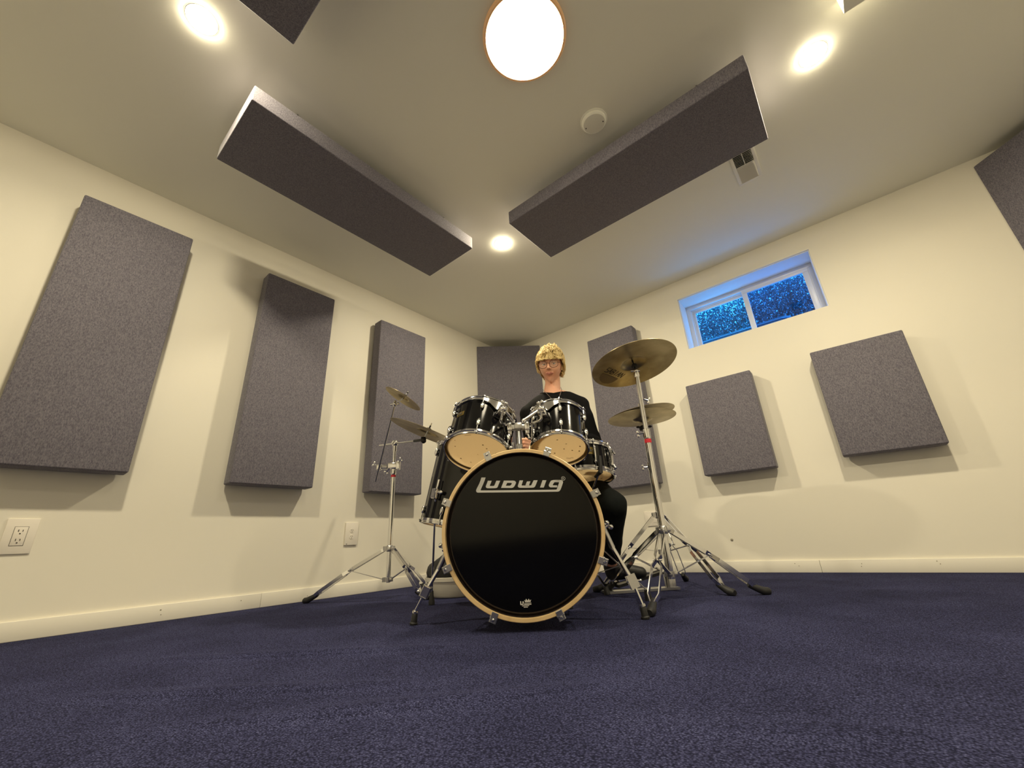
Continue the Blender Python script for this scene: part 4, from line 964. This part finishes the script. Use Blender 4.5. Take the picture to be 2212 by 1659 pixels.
HF = (-KF*math.cos(ty)-KR*math.sin(ty)); HX = (KR*math.cos(ty)-KF*math.sin(ty)); HF = (HF*math.cos(tp)-EZ*math.sin(tp)).normalized()
HX = HX.normalized(); HU = HX.cross(HF)
if HU.z < 0: HU = -HU
HX = (HX*math.cos(tr_)+HU*math.sin(tr_)).normalized(); HU = (HU-HX*HU.dot(HX)).normalized()
def L(x, y, z): return HC+HX*x+HF*y+HU*z
HAX = (HX, HF, HU)
def g3(d, c, w_): return math.exp(-((d[0]-c[0])**2+(d[1]-c[1])**2+(d[2]-c[2])**2)/w_**2)
def head_r(x, y, z):
    """surface point of the bare head for the unit direction x,y,z"""
    px, py, pz = x*.0745, y*.096, z*.116
    if z < 0: px *= 1-.40*(-z)**1.6
    if z < -.1 and y < 0: py *= 1-.42*min(1, (-z-.1)*1.6)
    if y > 0: py *= .97; px *= 1+.05*y
    k = 0
    for sx in (-1, 1):
        k -= .010*g3((x, y, z), (sx*.38, .90, .06), .22)      # eye sockets
        k += .005*g3((x, y, z), (sx*.60, .74, -.28), .28)     # cheekbones
    k += .006*g3((x, y, z), (0, .93, .30), .30); k += .020*g3((x, y, z), (0, .58, -.82), .26); k -= .004*g3((x, y, z), (0, .80, -.62), .14)
    k += .004*g3((x, y, z), (0, .9, -.45), .25)
    s = 1+k/.1
    return px*s, py*s, pz*s
person = root('person', 'person with curly blond hair, glasses and black long-sleeved shirt seated behind drums', 'person', K(.28, 2.56, .557))
bm = B(); q = bmesh.ops.create_uvsphere(bm, u_segments=64, v_segments=48, radius=1)
for v in q['verts']: v.co = L(*head_r(*v.co.normalized()))
# nose, brow, ears, lips base
chain(bm, [L(0, .088, .012), L(0, .101, -.010), L(0, .115, -.027)], [.0062, .0080, .0092], 12)
for s in (-1, 1):
    ball(bm, L(s*.0105, .102, -.031), .0076, 10); chain(bm, [L(s*.012, .088, .021), L(s*.042, .078, .018)], [.007, .006], 10)
    ball(bm, L(s*.074, -.006, -.012), 1, 14, HAX, (.008, .016, .029)); ball(bm, L(s*.078, -.012, -.004), 1, 12, HAX, (.007, .015, .018))
chain(bm, [L(-.018, .081, -.058), L(0, .0875, -.058), L(.018, .081, -.058)], [.006, .0075, .006], 10)
# neck and trunk
NB = K(.258, 2.520, 1.165)
chain(bm, [L(0, -.022, -.065), L(0, -.030, -.110), NB+EZ*.02, NB-EZ*.05], [.052, .049, .053, .078], 20)
chain(bm, [L(0, .030, -.090), L(0, -.005, -.108)], [.022, .036], 14)
SR, SL = K(.425, 2.51, 1.068), K(.098, 2.51, 1.035)          # shoulders at the viewer's right and left
for S_ in (SR, SL): chain(bm, [NB-EZ*.012, NB.lerp(S_, .55)+EZ*.012, S_], [.048, .046, .050], 14)
TR = [(K(.262, 2.52, 1.12), .085, .060, 0), (K(.262, 2.52, 1.06), .150, .085, 0), (K(.262, 2.52, .96), .160, .100, 0), (K(.266, 2.525, .84), .145, .098, 0), (K(.270, 2.545, .72), .140, .100, 0), (K(.275, 2.565, .62), .155, .115, 0), (K(.28, 2.575, .575), .15, .12, 0)]
loft(bm, TR)
ER, EL = K(.478, 2.480, .815), K(.118, 2.545, .775)           # elbows
WR, WL = K(.385, 2.265, .790), K(.082, 2.315, .775)           # wrists
chain(bm, [SR, SR.lerp(ER, .5), ER, ER.lerp(WR, .4), WR], [.048, .043, .036, .036, .026]); chain(bm, [SL, SL.lerp(EL, .5), EL, EL.lerp(WL, .4), WL], [.048, .043, .036, .036, .026])
def fist(bm, w_, fdir, across, upd, s=1.0):
    """closed hand: fdir along the forearm, across = direction the fingers curl to, upd = stacking direction of the fingers"""
    fdir, across, upd = fdir.normalized(), across.normalized(), upd.normalized()
    pc = w_+fdir*.045*s
    box(bm, pc, .013*s, .040*s, .036*s, (across, fdir, upd), .010, 2)
    cap(bm, w_, pc, .024*s, .026*s, 12)
    for k in range(4):
        z_ = (1.5-k)*.0185*s; ln = (1.0, 1.08, 1.02, .84)[k]*s; rr = (.0092, .0096, .0092, .0082)[k]*s
        k0 = pc+fdir*.034*s+upd*z_; k1 = k0+(fdir*.30+across*.95)*.033*ln; k2 = k1+(-fdir*.90+across*.30)*.024*ln; k3 = k2+(-fdir*.45-across*.85)*.016*ln
        chain(bm, [k0, k1, k2, k3], [rr*1.08, rr, rr*.95, rr*.85], 10)
    t0 = w_+fdir*.022*s+upd*.022*s+across*.008*s; t1 = t0+(fdir*.55+upd*.45+across*.5)*.030*s; t2 = t1+(fdir*.45+across*.85-upd*.1)*.026*s; t3 = t2+(across*.75+fdir*.1-upd*.4)*.018*s
    chain(bm, [t0, t1, t2, t3], [.0125*s, .0115*s, .0105*s, .0090*s], 10)
fist(bm, WL, K(-.15, -1, -.05), K(1, .0, .0)*-.35-KF*.35, EZ)
fist(bm, WR, K(-.35, -1, -.18), -KR+EZ*-.1, EZ)
HJ = [K(.365, 2.555, .615), K(.190, 2.555, .615)]; KN = [K(.474, 2.165, .430), K(.085, 2.225, .500)]; AN = [K(.480, 2.445, .140), K(.050, 2.335, .165)]
for h_, k_, a_ in zip(HJ, KN, AN): chain(bm, [h_, h_.lerp(k_, .5), k_, k_.lerp(a_, .35), a_], [.078, .068, .052, .050, .034])
TOE = [K(.640, 2.462, .092), K(.050, 2.120, .115)]; HEEL = [K(.490, 2.470, .100), K(.050, 2.36, .105)]
for a_, t_, e_ in zip(AN, TOE, HEEL): chain(bm, [a_, e_, t_], [.034, .030, .024])
part('body', voxel(bm, .0034, 5), M['skin'], person, sharp=3)
# clothes
bm = B()
loft(bm, [(NB-EZ*.018, .062, .062, 0), (NB-EZ*.035, .085, .078, 0)]+[(c_, rx+.016, ry+.016, rot) for c_, rx, ry, rot in TR[1:]])
for S_ in (SR, SL): chain(bm, [NB-EZ*.030, NB.lerp(S_, .55)+EZ*.004, S_], [.054, .056, .060], 16)
chain(bm, [SR, SR.lerp(ER, .5), ER, ER.lerp(WR, .4), WR.lerp(ER, .06)], [.060, .056, .050, .050, .039]); chain(bm, [SL, SL.lerp(EL, .5), EL, EL.lerp(WL, .4), WL.lerp(EL, .06)], [.060, .056, .050, .050, .039])
part('shirt', voxel(bm, .0065, 6, .006, 11), M['shirt'], person, sharp=3)
bm = B(); cr = []
for k in range(29):
    t = 2*PI*k/28; cr.append(NB-EZ*.008+KF*.004+KR*.073*math.cos(t)+KF*.072*math.sin(t)+EZ*(.020*math.sin(t)+.012*abs(math.cos(t))))
sweep(bm, cr, .0085, 8); part('shirt_collar', bm, M['shirt'], person)
bm = B()
for h_, k_, a_ in zip(HJ, KN, AN): chain(bm, [h_, h_.lerp(k_, .5), k_, k_.lerp(a_, .35), k_.lerp(a_, .85)], [.096, .086, .068, .058, .048])
loft(bm, [(K(.275, 2.565, .70), .158, .118, 0), (K(.278, 2.57, .62), .172, .130, 0), (K(.28, 2.575, .562), .165, .13, 0)])
part('trousers', voxel(bm, .0085, 5, .010, 8), M['trousers'], person, sharp=3)
for a_, t_, e_ in zip(AN, TOE, HEEL):
    bm = B(); chain(bm, [a_-EZ*.005, e_, e_.lerp(t_, .5)+EZ*.008, t_], [.042, .040, .040, .032]); part('shoe', voxel(bm, .006, 4), M['shoe'], person, sharp=3)
# face details
for s in (-1, 1):
    bm = B(); ball(bm, L(s*.0315, .0715, .003), .0118, 16, HAX); ey = part('eye', bm, M['eye'], person)
    bm = B(); d = (CAM+EZ*.1-L(s*.0315, .0715, .003)).normalized(); lathe(bm, L(s*.0315, .0715, .003)+d*.0104, d, [(.0056, -.001), (.0050, .0006), (0, .0014)], 14); part('iris', bm, M['iris'], ey)
    bm = B(); chain(bm, [L(s*.019, .0815, .0078), L(s*.0315, .0835, .0095), L(s*.045, .0755, .0070)], [.0042, .0056, .0042], 10); chain(bm, [L(s*.019, .0795, -.0060), L(s*.0315, .0810, -.0080), L(s*.045, .0735, -.0055)], [.0034, .0044, .0034], 10); bm = voxel(bm, .0012, 3); part('eyelid', bm, M['skin'], person)
    bm = B(); chain(bm, [L(s*.014, .0945, .0285), L(s*.030, .0925, .0325), L(s*.048, .080, .0275)], [.0032, .0036, .0020], 8); part('eyebrow', bm, M['hair'], person)
bm = B()
chain(bm, [L(-.0235, .0835, -.0590), L(-.008, .0935, -.0560), L(0, .0945, -.0570), L(.008, .0935, -.0560), L(.0235, .0835, -.0590)], [.0016, .0030, .0030, .0030, .0016], 10)
chain(bm, [L(-.0225, .0835, -.0600), L(0, .0930, -.0635), L(.0225, .0835, -.0600)], [.0018, .0042, .0018], 10)
part('lips', voxel(bm, .0014, 2), M['lips'], person, sharp=3)
gl = None
bm = B(); sweep(bm, [L(-.009, .106, .001), L(0, .1085, .004), L(.009, .106, .001)], .0013, 6); gl = part('glasses', bm, M['glasses'], person, label='thin dark-framed spectacles')
for s in (-1, 1):
    cx2 = s*.0345; pts = []
    for k in range(29):
        t = 2*PI*k/28; ex = math.copysign(abs(math.cos(t))**.8, math.cos(t)); ez = math.copysign(abs(math.sin(t))**.8, math.sin(t)); pts.append(L(cx2+ex*.0265, .1045-abs(s*.0345+ex*.0265)*.10, -.004+ez*.0225))
    bm = B(); sweep(bm, pts, .0014, 6); part('rim', bm, M['glasses'], gl)
    bm = B(); bm.faces.new([bm.verts.new(p) for p in pts[:-1]]); part('lens', bm, M['lens'], gl, smooth=False)
    bm = B(); sweep(bm, [L(s*.0605, .098, .004), L(s*.076, .060, .002), L(s*.081, -.002, .003), L(s*.078, -.022, -.012)], .0013, 6); part('temple', bm, M['glasses'], gl)
bm = B(); sweep(bm, [NB+K(-.058, .01, .045), NB+K(-.058, -.03, .015), NB+K(-.038, -.085, -.035), NB+K(-.018, -.112, -.075), NB+K(.004, -.118, -.100), NB+K(.022, -.112, -.075), NB+K(.040, -.085, -.035), NB+K(.058, -.03, .015), NB+K(.058, .01, .045)], .0016, 6)
part('necklace', bm, M['satin'], person, label='thin silver neck chain')
# hair: a cap and hundreds of curling locks
rh_ = random.Random(11)
bm = B(); q = bmesh.ops.create_uvsphere(bm, u_segments=56, v_segments=40, radius=1); kill = []
for v in q['verts']:
    d = v.co.normalized(); x, y, z = d
    lim = .20 if y > .35 else (-.38 if y > -.15 else -.62)
    if y > .35: lim = .20+.0*x
    a = head_r(x, y, z); k = 1.085+.07*noise.noise(d*4.2)+.03*noise.noise(d*9)
    v.co = L(a[0]*k, a[1]*k-.002, a[2]*(k+.02))
    if z < lim: kill.append(v)
bmesh.ops.delete(bm, geom=kill, context='VERTS')
hp = part('hair', bm, M['hair'], person, label='wavy blond hair', kind='stuff', sharp=3)
bm = B()
def in_face(x, y, z):
    if y > .30 and z < .26: return True
    if abs(x) > .6 and y > .12 and z < .12: return True
    return False
for i in range(3400):
    while True:
        d = Vector((rh_.gauss(0, 1), rh_.gauss(0, 1), rh_.gauss(0, 1)))
        if d.length < .1: continue
        d.normalize(); x, y, z = d
        low = -.40 if y < -.2 else (-.36 if x > 0 else .0)
        if abs(x) > .75 and -.25 < y < .2 and z < -.02: continue
        if z < low or in_face(x, y, z): continue
        break
    a = head_r(x, y, z); clump = noise.noise(d*4.2); puff = rh_.uniform(1.06, 1.16)+.13*clump+(.07 if x > .35 and z > -.3 else 0)+.03*max(0, z)
    p = Vector((a[0]*puff, a[1]*puff, a[2]*(puff+.03))); out = Vector((x, y, z))
    part_ = -.35                                   # the hair is swept from a loose parting
    away = Vector((x-part_+.2*rh_.uniform(-1, 1), y*.6+(.5 if y > -.2 else -.3), -.9+.5*z)); away = (away-out*away.dot(out)*.9).normalized()
    turn = rh_.uniform(-.35, .35)+2.2*noise.noise(d*3.0+Vector((5, 2, 1))); away = (away*math.cos(turn)+out.cross(away)*math.sin(turn)).normalized()
    side = out.cross(away).normalized(); w1 = 6.28*noise.noise(d*2.5)+rh_.uniform(-.5, .5); w2 = rh_.uniform(.35, .8); amp = rh_.uniform(.002, .0055)
    Ln = rh_.uniform(.028, .060)*(.6 if z < 0 else 1); st_ = 8; pts = []; r0 = rh_.uniform(.0010, .0028)
    pos = p.copy(); dirn = away.copy()
    for s_i in range(st_+1):
        f = s_i/st_; off = side*math.sin(w1+f*7*w2)*amp+out*(math.cos(w1+f*7*w2)*amp*.8)
        pts.append(L(*(pos+off))); pos = pos+dirn*Ln/st_
        e = Vector((pos.x/.082, pos.y/.105, pos.z/.128)); l_ = e.length
        if l_ < 1.0: pos = pos/l_
        elif l_ > (1.18 if x > .35 else 1.12): pos = pos*(1-.3*(l_-1.12))
        dirn = (dirn+Vector((0, 0, -.08))).normalized()
        if pos.y > .045 and pos.z < .032: dirn = (dirn+Vector((.4 if x > 0 else -.4, .3, .55))).normalized()
    sweep(bm, pts, [r0*(.7+.45*math.sin(PI*min(1, s_i/st_*1.15))) if s_i < st_ else r0*.2 for s_i in range(st_+1)], 6)
part('hair_locks', bm, M['hair'], person, kind='stuff', sharp=3)
